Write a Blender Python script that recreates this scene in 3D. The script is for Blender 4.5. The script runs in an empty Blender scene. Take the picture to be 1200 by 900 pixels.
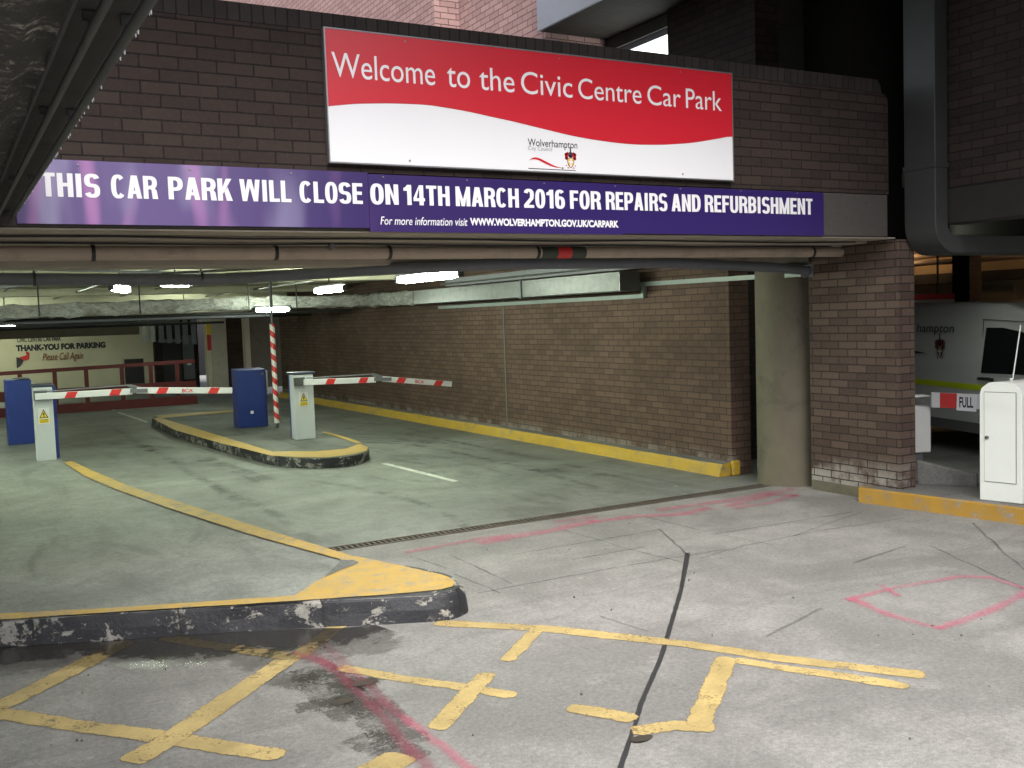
import bpy, math, random
from mathutils import Matrix, Vector, noise as mnoise
random.seed(7)
scene = bpy.context.scene
COL = scene.collection

# ------------------------------------------------------------------ camera
cd = bpy.data.cameras.new('camera'); cam = bpy.data.objects.new('camera', cd); COL.objects.link(cam)
cd.sensor_width = 36; cd.lens = 35.7000; cd.clip_start = .05; cd.clip_end = 2000
cam.matrix_world = Matrix.Translation((0, 0, 1.85)) @ Matrix([[0.869803, 0.062756, -0.489392], [-0.492208, 0.041482, -0.869489], [-0.034264, 0.997166, 0.06697]]).to_4x4()
scene.camera = cam
# ------------------------------------------------------------------ sky and sun (overcast)
SUN_EL, SUN_AZ = math.radians(54), math.radians(198)     # azimuth clockwise from +Y: behind the camera and a little to the left
world = bpy.data.worlds.new('World'); scene.world = world; world.use_nodes = True
wn = world.node_tree
sky = wn.nodes.new('ShaderNodeTexSky'); sky.sky_type = 'NISHITA'; sky.sun_disc = False
sky.sun_elevation = SUN_EL; sky.sun_rotation = SUN_AZ; sky.dust_density = 4; sky.air_density = 1.0; sky.ozone_density = 1.0
bg = wn.nodes['Background']; bg.inputs['Strength'].default_value = .11
hs = wn.nodes.new('ShaderNodeHueSaturation'); hs.inputs['Saturation'].default_value = .35   # overcast: the blue washed out
wn.links.new(sky.outputs[0], hs.inputs['Color']); wn.links.new(hs.outputs[0], bg.inputs['Color'])
sl = bpy.data.lights.new('sun', 'SUN'); sl.energy = 1.1; sl.angle = math.radians(60); sl.color = (1, .96, .91)
so = bpy.data.objects.new('sun', sl); COL.objects.link(so)
sd = Vector((math.sin(SUN_AZ)*math.cos(SUN_EL), math.cos(SUN_AZ)*math.cos(SUN_EL), math.sin(SUN_EL)))
so.rotation_euler = sd.to_track_quat('Z', 'Y').to_euler(); so.location = sd*60
# ------------------------------------------------------------------ exposure
vs = scene.view_settings
vs.view_transform = 'Standard'; vs.look = 'None'; vs.exposure = 1.78; vs.gamma = 1; vs.use_curve_mapping = False
scene.cycles.max_bounces = 8; scene.cycles.diffuse_bounces = 5; scene.cycles.use_denoising = True
scene.cycles.sample_clamp_indirect = 4

# ================================================================== mesh helpers
class MB:
    def __init__(s): s.v = []; s.f = []; s.m = []; s.uv = {}
    def face(s, pts, mi=0, uv=None):
        i = len(s.v); s.v += [tuple(p) for p in pts]; s.f.append(tuple(range(i, i+len(pts)))); s.m.append(mi)
        if uv: s.uv[len(s.f)-1] = uv
        return s
    def box(s, x0, x1, y0, y1, z0, z1, mi=0):
        return s.hexa([(x0,y0),(x1,y0),(x1,y1),(x0,y1)], z0, z1, mi)
    def hexa(s, poly, z0, z1, mi=0, mtop=None):
        """vertical prism over a polygon (counter-clockwise)"""
        n = len(poly); i = len(s.v)
        zt = z1 if isinstance(z1, (list, tuple)) else [z1]*n
        s.v += [(x, y, z0) for x, y in poly] + [(x, y, zt[k]) for k, (x, y) in enumerate(poly)]
        s.f.append(tuple(range(i+n-1, i-1, -1))); s.m.append(mi)
        s.f.append(tuple(range(i+n, i+2*n))); s.m.append(mi if mtop is None else mtop)
        for k in range(n):
            j = (k+1) % n; s.f.append((i+k, i+j, i+n+j, i+n+k)); s.m.append(mi)
        return s
    def prism(s, prof, fn, a, b, mi=0, caps=True):
        """profile swept between parameters a and b: fn(p, q, t) -> point"""
        n = len(prof); i = len(s.v)
        s.v += [tuple(fn(p, q, a)) for p, q in prof] + [tuple(fn(p, q, b)) for p, q in prof]
        for k in range(n):
            j = (k+1) % n; s.f.append((i+k, i+j, i+n+j, i+n+k)); s.m.append(mi)
        if caps:
            s.f.append(tuple(range(i+n-1, i-1, -1))); s.m.append(mi); s.f.append(tuple(range(i+n, i+2*n))); s.m.append(mi)
        return s
    def tube(s, path, r, n=12, mi=0, caps=True):
        P = [Vector(p) for p in path]; rings = []
        for k, p in enumerate(P):
            t = (P[min(k+1, len(P)-1)] - P[max(k-1, 0)]).normalized()
            up = Vector((0,0,1)) if abs(t.z) < .9 else Vector((0,1,0))
            a = t.cross(up).normalized(); b = a.cross(t).normalized()
            rr = r[k] if isinstance(r, (list, tuple)) else r
            i = len(s.v); rings.append(i)
            for q in range(n):
                an = 2*math.pi*q/n; w = p + (a*math.cos(an) + b*math.sin(an))*rr; s.v.append(tuple(w))
        for i, j in zip(rings, rings[1:]):
            for q in range(n):
                q2 = (q+1) % n; s.f.append((i+q, i+q2, j+q2, j+q)); s.m.append(mi)
        if caps:
            s.f.append(tuple(rings[0]+q for q in range(n-1, -1, -1))); s.m.append(mi)
            s.f.append(tuple(rings[-1]+q for q in range(n))); s.m.append(mi)
        return s
    def bar(s, path, w, h, mi=0):
        """rectangular section along a polyline (h vertical, w across)"""
        P = [Vector(p) for p in path]; rings = []
        for k, p in enumerate(P):
            t = (P[min(k+1, len(P)-1)] - P[max(k-1, 0)]).normalized()
            up = Vector((0,0,1)) if abs(t.z) < .9 else Vector((1,0,0))
            a = t.cross(up).normalized(); b = a.cross(t).normalized()
            rings.append(len(s.v))
            for c, d in ((-1,-1),(1,-1),(1,1),(-1,1)): s.v.append(tuple(p + a*c*w/2 + b*d*h/2))
        for i, j in zip(rings, rings[1:]):
            for q in range(4):
                q2 = (q+1) % 4; s.f.append((i+q, i+q2, j+q2, j+q)); s.m.append(mi)
        i, j = rings[0], rings[-1]
        s.f += [(i+3,i+2,i+1,i), (j,j+1,j+2,j+3)]; s.m += [mi, mi]
        return s
    def build(s, name, mats, parent=None, smooth=False, bevel=0, local=False):
        mats = mats if isinstance(mats, (list, tuple)) else [mats]
        me = bpy.data.meshes.new(name)
        off = Vector((0,0,0))
        if parent is not None and not local: off = parent.matrix_world.translation.copy()
        if parent is not None and not local: off = world_loc(parent)
        me.from_pydata([tuple(Vector(v)-off) for v in s.v], [], s.f)
        for m in mats: me.materials.append(m)
        me.polygons.foreach_set('material_index', s.m)
        if s.uv:
            ul = me.uv_layers.new(name='UVMap')
            for p in me.polygons:
                if p.index in s.uv:
                    for li, u in zip(p.loop_indices, s.uv[p.index]): ul.data[li].uv = u
        if smooth: me.polygons.foreach_set('use_smooth', [True]*len(me.polygons))
        me.validate(); me.update()
        o = bpy.data.objects.new(name, me); COL.objects.link(o)
        if parent is not None: o.parent = parent
        if bevel:
            b = o.modifiers.new('bevel', 'BEVEL'); b.width = bevel; b.segments = 2; b.limit_method = 'ANGLE'; b.angle_limit = math.radians(40)
        if smooth:
            e = o.modifiers.new('normals', 'WEIGHTED_NORMAL') if False else None
            try: me.set_sharp_from_angle(angle=math.radians(38))
            except Exception: pass
        return o
def world_loc(o):
    v = Vector(o.location)
    while o.parent is not None: o = o.parent; v = v + Vector(o.location)
    return v
def tag(o, label=None, cat=None, group=None, kind=None):
    if label: o['label'] = label
    if cat: o['category'] = cat
    if group: o['group'] = group
    if kind: o['kind'] = kind
    return o
def thing(name, label, cat, loc=(0,0,0), group=None, rz=0):
    o = bpy.data.objects.new(name, None); COL.objects.link(o); o.location = loc; o.rotation_euler = (0,0,rz)
    o.empty_display_size = .1
    return tag(o, label, cat, group)
def struct(o): o['kind'] = 'structure'; return o
def copy_tree(o, parent=None):
    c = o.copy(); COL.objects.link(c)
    if parent is not None: c.parent = parent
    for ch in list(o.children): copy_tree(ch, c)
    return c
def jag(poly, step=.03, amp=.006, seed=0):
    """a polygon with ragged edges"""
    out = []; n = len(poly)
    for k in range(n):
        a = Vector(poly[k]).to_2d(); b = Vector(poly[(k+1) % n]).to_2d(); L = (b-a).length; m = max(1, int(L/step))
        nrm = Vector((-(b-a).y, (b-a).x)); nrm = nrm.normalized() if nrm.length else nrm
        for i in range(m):
            p = a + (b-a)*i/m
            d = mnoise.noise(Vector((p.x*14+seed, p.y*14, seed)))*amp*1.6 + mnoise.noise(Vector((p.x*50, p.y*50, seed)))*amp
            p = p + nrm*d*.55; out.append((p.x, p.y))
    return out
def ribbon(mb, pts, w, z, mi=0):
    """a strip on the ground with uv: u along (metres), v across"""
    P = [Vector((p[0], p[1])) for p in pts]; Q = [P[0]]
    for a, b in zip(P, P[1:]):
        m = max(1, int((b-a).length/.06))
        for i in range(1, m+1):
            q = a+(b-a)*i/m; Q.append(q+Vector((mnoise.noise(Vector((q.x*5, q.y*5, 1))), mnoise.noise(Vector((q.x*5, q.y*5, 9)))))*.016+Vector((mnoise.noise(Vector((q.x*17, q.y*17, 1))), mnoise.noise(Vector((q.x*17, q.y*17, 9)))))*.006)
    L = 0; prev = None
    for k, p in enumerate(Q):
        t = (Q[min(k+1, len(Q)-1)]-Q[max(k-1, 0)]).normalized(); nrm = Vector((-t.y, t.x))
        ww = w if not isinstance(w, (list, tuple)) else w[0]+(w[1]-w[0])*k/(len(Q)-1)
        l, r = p+nrm*ww/2, p-nrm*ww/2
        if prev:
            L2 = L+(p-prev[2]).length
            mb.face([(prev[0].x,prev[0].y,z),(prev[1].x,prev[1].y,z),(r.x,r.y,z),(l.x,l.y,z)], mi, [(L,1),(L,0),(L2,0),(L2,1)])
            L = L2
        prev = (l, r, p)
    return mb

def smooth(pts, n=6):
    out = []
    for i in range(len(pts)-1):
        p0, p1, p2, p3 = pts[max(i-1,0)], pts[i], pts[i+1], pts[min(i+2,len(pts)-1)]
        for k in range(n):
            t = k/n
            out.append(tuple(.5*(2*b+(c-a)*t+(2*a-5*b+4*c-d)*t*t+(3*b-a-3*c+d)*t**3) for a, b, c, d in zip(p0, p1, p2, p3)))
    return out+[pts[-1]]
def line(mb, pts, w, z):
    P = [Vector(p) for p in pts]; Q = [P[0]]
    for a, b in zip(P, P[1:]):
        m = max(1, int((b-a).length/.1)); Q += [a+(b-a)*i/m for i in range(1, m+1)]
    L = [0]
    for a, b in zip(Q, Q[1:]): L.append(L[-1]+(b-a).length)
    rows = []
    for k, p in enumerate(Q):
        t = (Q[min(k+1, len(Q)-1)]-Q[max(k-1, 0)]).normalized(); n = Vector((-t.y, t.x)); e = min(L[k], L[-1]-L[k])
        ww = w*(1+.12*mnoise.noise(Vector((p.x*2.2, p.y*2.2, w*90)))); h = ww*.43+.012
        rows.append(((p+n*h, h-.01), (p, h), (p-n*h, h-.01), e+.004, h))
    for a, b in zip(rows, rows[1:]):
        for s0, s1 in ((0,1),(1,2)):
            f = lambda r, q: (r[q][0].x, r[q][0].y, z)
            u = lambda r, q: (r[3], r[4] if q == 1 else 0)
            mb.face([f(a,s0), f(a,s1), f(b,s1), f(b,s0)], 0, [u(a,s0), u(a,s1), u(b,s1), u(b,s0)])
    return mb

# ================================================================== materials
class NT:
    def __init__(s, name):
        s.mat = bpy.data.materials.new(name); s.mat.use_nodes = True; s.t = s.mat.node_tree
        s.b = s.t.nodes['Principled BSDF']; s.out = s.t.nodes['Material Output']
    def n(s, typ, **kw):
        nd = s.t.nodes.new(typ)
        for k, v in kw.items():
            if hasattr(nd, k): setattr(nd, k, v)
        return nd
    def l(s, a, b): s.t.links.new(a, b)
    def val(s, sock, v):
        if hasattr(v, 'is_linked') or hasattr(v, 'links'): s.l(v, sock)
        else: sock.default_value = v
    def pos(s):
        if not hasattr(s, '_p'): s._p = s.n('ShaderNodeNewGeometry').outputs['Position']
        return s._p
    def math(s, op, a, b=0.0, clamp=False):
        m = s.n('ShaderNodeMath', operation=op); m.use_clamp = clamp; s.val(m.inputs[0], a); s.val(m.inputs[1], b); return m.outputs[0]
    def noise(s, scale, detail=4, rough=.55, vec=None, stretch=None, dist=0):
        v = vec if vec is not None else s.pos()
        if stretch:
            mp = s.n('ShaderNodeMapping'); mp.inputs['Scale'].default_value = stretch; s.l(v, mp.inputs['Vector']); v = mp.outputs[0]
        nd = s.n('ShaderNodeTexNoise'); nd.inputs['Scale'].default_value = scale; nd.inputs['Detail'].default_value = detail
        nd.inputs['Roughness'].default_value = rough; nd.inputs['Distortion'].default_value = dist
        s.l(v, nd.inputs['Vector']); return nd.outputs['Fac']
    def ramp(s, fac, a, b):
        m = s.n('ShaderNodeMapRange'); m.interpolation_type = 'SMOOTHSTEP'; m.inputs['From Min'].default_value = a; m.inputs['From Max'].default_value = b
        s.l(fac, m.inputs['Value']); return m.outputs[0]
    def mix(s, fac, a, b, mode='MIX'):
        m = s.n('ShaderNodeMix', data_type='RGBA', blend_type=mode)
        s.val(m.inputs[0], fac)
        for sk, v in ((m.inputs[6], a), (m.inputs[7], b)):
            if isinstance(v, tuple): sk.default_value = (*v[:3], 1)
            else: s.l(v, sk)
        return m.outputs[2]
    def bump(s, h, strength=.3, dist=.01):
        b = s.n('ShaderNodeBump'); b.inputs['Strength'].default_value = strength; b.inputs['Distance'].default_value = dist
        s.l(h, b.inputs['Height']); s.l(b.outputs[0], s.b.inputs['Normal']); return b
    def base(s, c):
        if isinstance(c, tuple): s.b.inputs['Base Color'].default_value = (*c[:3], 1)
        else: s.l(c, s.b.inputs['Base Color'])
    def rough(s, r): s.val(s.b.inputs['Roughness'], r)

def plain(name, c, rough=.5, metal=0, var=.12, scale=9, bump=0, dirt=.0):
    t = NT(name)
    f = t.noise(scale, 5)
    col = t.mix(f, tuple(x*(1-var) for x in c), tuple(min(1, x*(1+var)) for x in c))
    if dirt:
        d = t.ramp(t.noise(scale*.5, 8, .7, dist=1.0), .48, .72)
        col = t.mix(t.math('MULTIPLY', d, dirt), col, tuple(x*.35 for x in c))
    t.base(col); t.rough(rough); t.b.inputs['Metallic'].default_value = metal
    if bump: t.bump(t.noise(scale*8, 4), bump, .004)
    return t.mat
def emit(name, c, strength):
    t = NT(name); t.base((.8,.8,.8)); t.b.inputs['Emission Color'].default_value = (*c, 1); t.b.inputs['Emission Strength'].default_value = strength
    return t.mat

def concrete_out(t, k=1.0, tint=(1,.975,.93)):
    """outdoor slab concrete: blotches, tyre-rubbed streaks, pits"""
    a = tuple(.172*k*x for x in tint); b = tuple(.27*k*x for x in tint); dk = tuple(.075*k*x for x in tint)
    c = t.mix(t.ramp(t.noise(.9, 6, .62, dist=.6), .36, .64), a, b)
    s = t.ramp(t.noise(1.6, 6, .65, stretch=(.35, 1.6, 1), dist=.8), .52, .75)
    c = t.mix(t.math('MULTIPLY', s, .55), c, dk)
    c = t.mix(t.math('MULTIPLY', t.ramp(t.noise(2.3, 7, .7), .56, .72), .45), c, tuple(min(1, .36*k*x) for x in tint))
    c = t.mix(t.math('MULTIPLY', t.ramp(t.noise(5.5, 8, .75, dist=.4), .35, .7), .55), c, tuple(.15*k*x for x in tint))
    c = t.mix(t.math('MULTIPLY', t.ramp(t.noise(14, 6, .8), .56, .72), .5), c, tuple(.33*k*x for x in tint))
    c = t.mix(t.math('MULTIPLY', t.ramp(t.noise(.7, 3, .5), .45, .65), .25), c, (.17*k,.19*k,.165*k))
    g = t.noise(60, 3, .7)
    c = t.mix(t.math('MULTIPLY', t.ramp(g, .58, .75), .35), c, dk)
    c = t.mix(t.math('MULTIPLY', t.ramp(t.noise(130, 2, .6), .25, .75), .3), c, b, 'OVERLAY')
    g2 = t.math('ADD', t.math('MULTIPLY', t.noise(38, 5, .8), .6), t.math('MULTIPLY', t.noise(150, 2, .8), .4))
    c = t.mix(.6, c, t.mix(t.ramp(g2, .33, .67), (.22,.22,.22), (.78,.78,.78)), 'OVERLAY')
    v = t.n('ShaderNodeTexVoronoi'); v.inputs['Scale'].default_value = 7; t.l(t.pos(), v.inputs['Vector'])
    pit = t.math('LESS_THAN', v.outputs['Distance'], .035)
    keep = t.math('GREATER_THAN', t.noise(1.3, 2), .5)
    c = t.mix(t.math('MULTIPLY', t.math('MULTIPLY', pit, keep), .75), c, (.04,.04,.04))
    return c
def concrete_in(t, k=.86):
    """car park floor: smooth worn, greenish grey, sweeping tyre marks"""
    c = t.mix(t.ramp(t.noise(.55, 6, .6, dist=1.2), .3, .7), (.15*k,.16*k,.15*k), (.27*k,.285*k,.265*k))
    s = t.ramp(t.noise(.8, 6, .6, stretch=(2.2, .5, 1), dist=1.6), .5, .72)
    c = t.mix(t.math('MULTIPLY', s, .6), c, (.075*k,.08*k,.075*k))
    s2 = t.ramp(t.noise(2.4, 6, .7, stretch=(.5, 2, 1), dist=.6), .6, .75)
    c = t.mix(t.math('MULTIPLY', s2, .4), c, (.36*k,.38*k,.34*k))
    c = t.mix(t.math('MULTIPLY', t.ramp(t.noise(6, 8, .75, dist=.4), .38, .7), .4), c, (.12*k,.125*k,.115*k))
    c = t.mix(t.math('MULTIPLY', t.ramp(t.noise(13, 6, .8), .6, .74), .5), c, (.36*k,.36*k,.33*k))
    g2 = t.math('ADD', t.math('MULTIPLY', t.noise(30, 5, .8), .6), t.math('MULTIPLY', t.noise(120, 2, .8), .4))
    c = t.mix(.6, c, t.mix(t.ramp(g2, .33, .67), (.25,.25,.25), (.75,.75,.75)), 'OVERLAY')
    return c
def m_concrete(name, fn, rough=.75, bump=.25, **kw):
    t = NT(name); t.base(fn(t, **kw)); t.rough(t.mix(t.noise(3, 5), (rough-.15,)*3, (rough+.1,)*3))
    t.bump(t.math('ADD', t.noise(90, 4, .7), t.math('MULTIPLY', t.noise(6, 4), 1.5)), bump, .006); return t.mat
def m_paint(name, c, fn, wear=.45, scale=14, edge=False, rough=.6, soft=.1, strength=1.0):
    """road paint rubbed through to the slab underneath"""
    t = NT(name); slab = fn(t)
    w = t.math('ADD', t.math('MULTIPLY', t.noise(scale, 8, .7), .7), t.math('MULTIPLY', t.noise(scale*7, 3, .7), .3))
    m = t.ramp(w, wear-soft, wear+soft)
    if edge:
        sp = t.n('ShaderNodeSeparateXYZ'); t.l(t.n('ShaderNodeTexCoord').outputs['UV'], sp.inputs[0])
        e = t.math('SUBTRACT', 1.0, t.math('ABSOLUTE', t.math('SUBTRACT', t.math('MULTIPLY', sp.outputs[1], 2), 1.0)))
        m = t.math('MULTIPLY', m, t.math('POWER', t.ramp(e, .0, 1.0), 1.4))
    m = t.math('MULTIPLY', m, strength)
    tone = t.mix(t.noise(5, 5), tuple(x*.8 for x in c), tuple(min(1, x*1.12) for x in c))
    tone = t.mix(t.math('MULTIPLY', t.ramp(t.noise(38, 5, .75), .55, .72), .45), tone, tuple(x*.45 for x in c))
    t.base(t.mix(m, slab, tone)); t.rough(rough)
    t.bump(t.math('ADD', t.noise(90, 4, .7), t.math('MULTIPLY', m, .6)), .25, .005); return t.mat
def m_spray(name, c, wear=.45, scale=5, soft=.2, strength=.7, rough=.7):
    """sprayed or soaked mark: thin film, the ground shows through"""
    t = NT(name)
    sp = t.n('ShaderNodeSeparateXYZ'); t.l(t.n('ShaderNodeTexCoord').outputs['UV'], sp.inputs[0])
    e = t.math('SUBTRACT', 1.0, t.math('ABSOLUTE', t.math('SUBTRACT', t.math('MULTIPLY', sp.outputs[1], 2), 1.0)))
    w = t.math('ADD', t.math('MULTIPLY', t.noise(scale, 5, .6), .6), t.math('MULTIPLY', t.noise(scale*9, 5, .75), .4))
    w = t.math('ADD', w, t.math('MULTIPLY', t.math('SUBTRACT', t.ramp(e, 0, 1), .6), .35))
    m = t.math('MULTIPLY', t.math('MULTIPLY', t.ramp(w, wear-soft, wear+soft), t.ramp(e, 0, .5)), strength)
    t.base(t.mix(t.noise(9, 4), c, tuple(x*.75 for x in c))); t.rough(rough); t.l(m, t.b.inputs['Alpha']); return t.mat
def m_line(name, c, wear=.42, strength=1.0, edge=.05):
    """painted line as a film: uv holds the distance to the end and to the edge in metres, so edges break up and the middle wears through"""
    t = NT(name)
    sp = t.n('ShaderNodeSeparateXYZ'); t.l(t.n('ShaderNodeTexCoord').outputs['UV'], sp.inputs[0])
    q = lambda o: t.math('POWER', t.math('MAXIMUM', t.math('SUBTRACT', .055, o), 0.0), 2.0)
    d = t.math('SUBTRACT', .055, t.math('SQRT', t.math('ADD', q(sp.outputs[0]), q(sp.outputs[1]))))
    d = t.math('ADD', d, t.math('MULTIPLY', t.math('SUBTRACT', t.noise(9, 5, .7), .5), edge))
    d = t.math('ADD', d, t.math('MULTIPLY', t.math('SUBTRACT', t.noise(60, 3, .7), .5), edge*.6))
    m = t.ramp(d, .008, .016)
    w = t.math('ADD', t.math('MULTIPLY', t.noise(4, 8, .75), .55), t.math('MULTIPLY', t.noise(55, 4, .8), .45))
    m = t.math('MULTIPLY', m, t.ramp(w, wear-.06, wear+.05)); m = t.math('MULTIPLY', m, strength)
    tone = t.mix(t.ramp(t.noise(3, 6, .7), .3, .7), tuple(x*.72 for x in c), tuple(min(1, x*1.12) for x in c))
    tone = t.mix(t.math('MULTIPLY', t.ramp(t.noise(70, 4, .8), .52, .7), .4), tone, tuple(x*.5 for x in c))
    t.base(tone); t.rough(.7); t.l(m, t.b.inputs['Alpha']); t.bump(t.noise(90, 4, .7), .3, .004); return t.mat
def m_brick(name, c1, c2, mortar, soldier=False, bias=0.0, bump=.55, dirt=.3, diag=False, white=None):
    t = NT(name)
    sp = t.n('ShaderNodeSeparateXYZ'); t.l(t.pos(), sp.inputs[0])
    u = t.math('ADD', sp.outputs[0], sp.outputs[1]); v = sp.outputs[2]
    if diag: u = sp.outputs[0]; v = sp.outputs[1]
    cb = t.n('ShaderNodeCombineXYZ')
    t.l(v if soldier else u, cb.inputs[0]); t.l(u if soldier else v, cb.inputs[1])
    # slightly uneven laying
    off = t.n('ShaderNodeTexNoise'); off.inputs['Scale'].default_value = 6; t.l(t.pos(), off.inputs['Vector'])
    jit = t.n('ShaderNodeVectorMath', operation='MULTIPLY_ADD'); t.l(off.outputs['Color'], jit.inputs[0]); jit.inputs[1].default_value = (.006,.006,0); t.l(cb.outputs[0], jit.inputs[2])
    b = t.n('ShaderNodeTexBrick'); b.offset = .0 if soldier else .5; b.inputs['Scale'].default_value = 1
    b.inputs['Brick Width'].default_value = .225; b.inputs['Row Height'].default_value = .075
    b.inputs['Mortar Size'].default_value = .0055; b.inputs['Mortar Smooth'].default_value = .25; b.inputs['Bias'].default_value = bias
    b.inputs['Color1'].default_value = (*c1, 1); b.inputs['Color2'].default_value = (*c2, 1); b.inputs['Mortar'].default_value = (*mortar, 1)
    t.l(jit.outputs[0], b.inputs['Vector'])
    c = b.outputs['Color']
    c = t.mix(t.math('MULTIPLY', t.ramp(t.noise(1.1, 6, .65), .4, .75), dirt), c, tuple(x*.45 for x in c1))
    c = t.mix(t.math('MULTIPLY', t.ramp(t.noise(45, 5, .7), .45, .8), .35), c, tuple(min(1, x*1.5) for x in c2))
    c = t.mix(t.math('MULTIPLY', t.ramp(t.noise(8, 6, .75, dist=.5), .68, .76), .5), c, tuple(min(1, x*2.0+.03) for x in c2))
    if white:   # lime bloom low on the wall: (height to which it reaches, strength)
        low = t.ramp(sp.outputs[2], white[0], white[0]*.3)
        w = t.math('MULTIPLY', low, t.ramp(t.noise(3.2, 4, .6), .42, .6)); w = t.math('MULTIPLY', w, t.math('MULTIPLY', t.math('SUBTRACT', 1.0, b.outputs['Fac']), white[1]))
        c = t.mix(w, c, (.5,.48,.44))
    t.base(c); t.rough(.85); t.b.inputs['Specular IOR Level'].default_value = .25
    h = t.math('ADD', t.math('MULTIPLY', b.outputs['Fac'], -1.0), t.math('MULTIPLY', t.noise(60, 4), .25))
    t.bump(h, bump, .008); return t.mat

M = {}
M['road'] = m_concrete('road_concrete', concrete_out)
M['floor'] = m_concrete('floor_concrete', concrete_in, rough=.6)
M['island_top'] = m_concrete('island_concrete', lambda t: concrete_in(t), rough=.65)
M['island_dark'] = m_concrete('island_tarmac', lambda t: concrete_in(t, .55), rough=.8, bump=.5)
M['pavement'] = m_concrete('pavement_concrete', lambda t: concrete_out(t, .75, (1,.97,.92)))
M['yellow'] = m_line('yellow_box_paint', (.41,.31,.125), .43)
M['yellow_in'] = m_paint('yellow_edge_paint', (.42,.275,.06), concrete_in, wear=.41)
M['yellow_patch'] = m_paint('yellow_patch_paint', (.44,.28,.055), concrete_in, wear=.43, scale=9)
M['yellow_kerb'] = m_paint('yellow_kerb_paint', (.47,.3,.025), concrete_in, wear=.405, scale=6)
M['ochre_kerb'] = m_paint('ochre_kerb_paint', (.36,.2,.025), concrete_out, wear=.41, scale=7)
M['white_in'] = m_paint('white_line_paint', (.62,.64,.6), concrete_in, wear=.46, edge=True)
M['pink'] = m_spray('pink_spray', (.62,.13,.22), .53, 3.5, .25, .42)
M['red_spray'] = m_spray('red_spray', (.34,.05,.1), .56, 3.5, .24, .42)
M['crack'] = m_spray('crack_seal', (.02,.02,.021), .53, 3, .24, .42)
M['joint'] = m_paint('joint_sealant', (.03,.03,.032), concrete_out, wear=.3, scale=12, rough=.5)
M['oil'] = m_line('oil_stain', (.045,.043,.034), .46, .42, edge=.30)
def wet():
    t = NT('wet_film')
    sp = t.n('ShaderNodeSeparateXYZ'); t.l(t.n('ShaderNodeTexCoord').outputs['UV'], sp.inputs[0])
    f = t.math('ADD', sp.outputs[1], t.math('MULTIPLY', t.math('SUBTRACT', t.noise(2.4, 6, .65), .5), 1.0))
    f = t.math('ADD', f, t.math('MULTIPLY', t.math('SUBTRACT', t.noise(11, 6, .8), .5), .9))
    m = t.math('ADD', t.math('MULTIPLY', t.ramp(f, .2, .26), .3), t.math('MULTIPLY', t.ramp(f, .46, .54), .45))
    m = t.math('MULTIPLY', m, t.ramp(sp.outputs[1], .0, .15))
    t.base(t.mix(t.noise(7, 6, .7), (.012,.0115,.011), (.03,.028,.025))); t.rough(.16); t.l(m, t.b.inputs['Alpha'])
    t.bump(t.noise(90, 4, .7), .12, .005); return t.mat
M['wet'] = wet()
def kerbface():
    t = NT('black_peeling_kerb')
    p = t.math('ADD', t.math('MULTIPLY', t.noise(5, 8, .72, stretch=(1,1,1.6), dist=.5), .8), t.math('MULTIPLY', t.noise(38, 4, .75), .2))
    sp = t.n('ShaderNodeSeparateXYZ'); t.l(t.pos(), sp.inputs[0])
    more = t.math('ADD', t.ramp(sp.outputs[0], 1.0, .3), t.math('MULTIPLY', t.ramp(sp.outputs[0], 2.45, 2.75), .7))
    p = t.math('ADD', p, t.math('MULTIPLY', more, .05))
    m = t.ramp(p, .55, .59)
    c = t.mix(m, t.mix(t.noise(12, 5), (.009,.0095,.012), (.022,.023,.028)), t.mix(t.noise(20, 4), (.15,.145,.13), (.36,.35,.31)))
    jn = t.math('LESS_THAN', t.math('ABSOLUTE', t.math('SUBTRACT', t.math('FRACT', t.math('DIVIDE', t.math('ADD', sp.outputs[0], t.math('MULTIPLY', t.noise(12, 3), .02)), .78)), .5)), .008)
    c = t.mix(t.math('MULTIPLY', jn, .85), c, (.006,.006,.006))
    t.base(c); t.rough(.55); t.bump(t.math('ADD', t.noise(30, 5, .7), t.math('MULTIPLY', m, -.5)), .6, .012); return t.mat
M['kerb_black'] = kerbface()
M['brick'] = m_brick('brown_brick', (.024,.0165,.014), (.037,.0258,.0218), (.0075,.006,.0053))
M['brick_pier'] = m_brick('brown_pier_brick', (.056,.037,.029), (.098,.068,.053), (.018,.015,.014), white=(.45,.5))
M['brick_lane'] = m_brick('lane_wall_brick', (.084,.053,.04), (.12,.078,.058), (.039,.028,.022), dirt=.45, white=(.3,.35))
M['coping'] = m_brick('soldier_brick', (.02,.0165,.0155), (.03,.024,.022), (.009,.008,.008), soldier=True)
M['brick_pink'] = m_brick('pink_brick', (.27,.165,.155), (.36,.23,.215), (.07,.045,.042), dirt=.15)
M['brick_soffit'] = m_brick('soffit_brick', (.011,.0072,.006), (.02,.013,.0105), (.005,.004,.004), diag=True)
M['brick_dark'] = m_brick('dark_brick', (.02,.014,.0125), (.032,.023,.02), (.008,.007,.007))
M['beam'] = plain('exposed_aggregate_beam', (.05,.044,.041), .85, var=.35, scale=40, bump=.5, dirt=.3)
M['conc_col'] = plain('column_concrete', (.115,.1,.068), .75, var=.2, scale=5, bump=.15, dirt=.45)
M['conc_soffit'] = plain('soffit_concrete', (.10,.092,.08), .8, var=.3, scale=4, bump=.3, dirt=.5)
M['ceiling'] = plain('ceiling_paint', (.62,.6,.45), .8, var=.2, scale=2, dirt=.35)
M['beam_paint'] = plain('beam_paint', (.3,.26,.21), .7, var=.15, scale=4, dirt=.4)
M['pipe_beige'] = plain('beige_pipe_paint', (.36,.29,.23), .5, var=.12, scale=7, dirt=.4)
M['pipe_grey'] = plain('grey_pipe', (.12,.125,.14), .55, var=.15, scale=8, dirt=.3)
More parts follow.
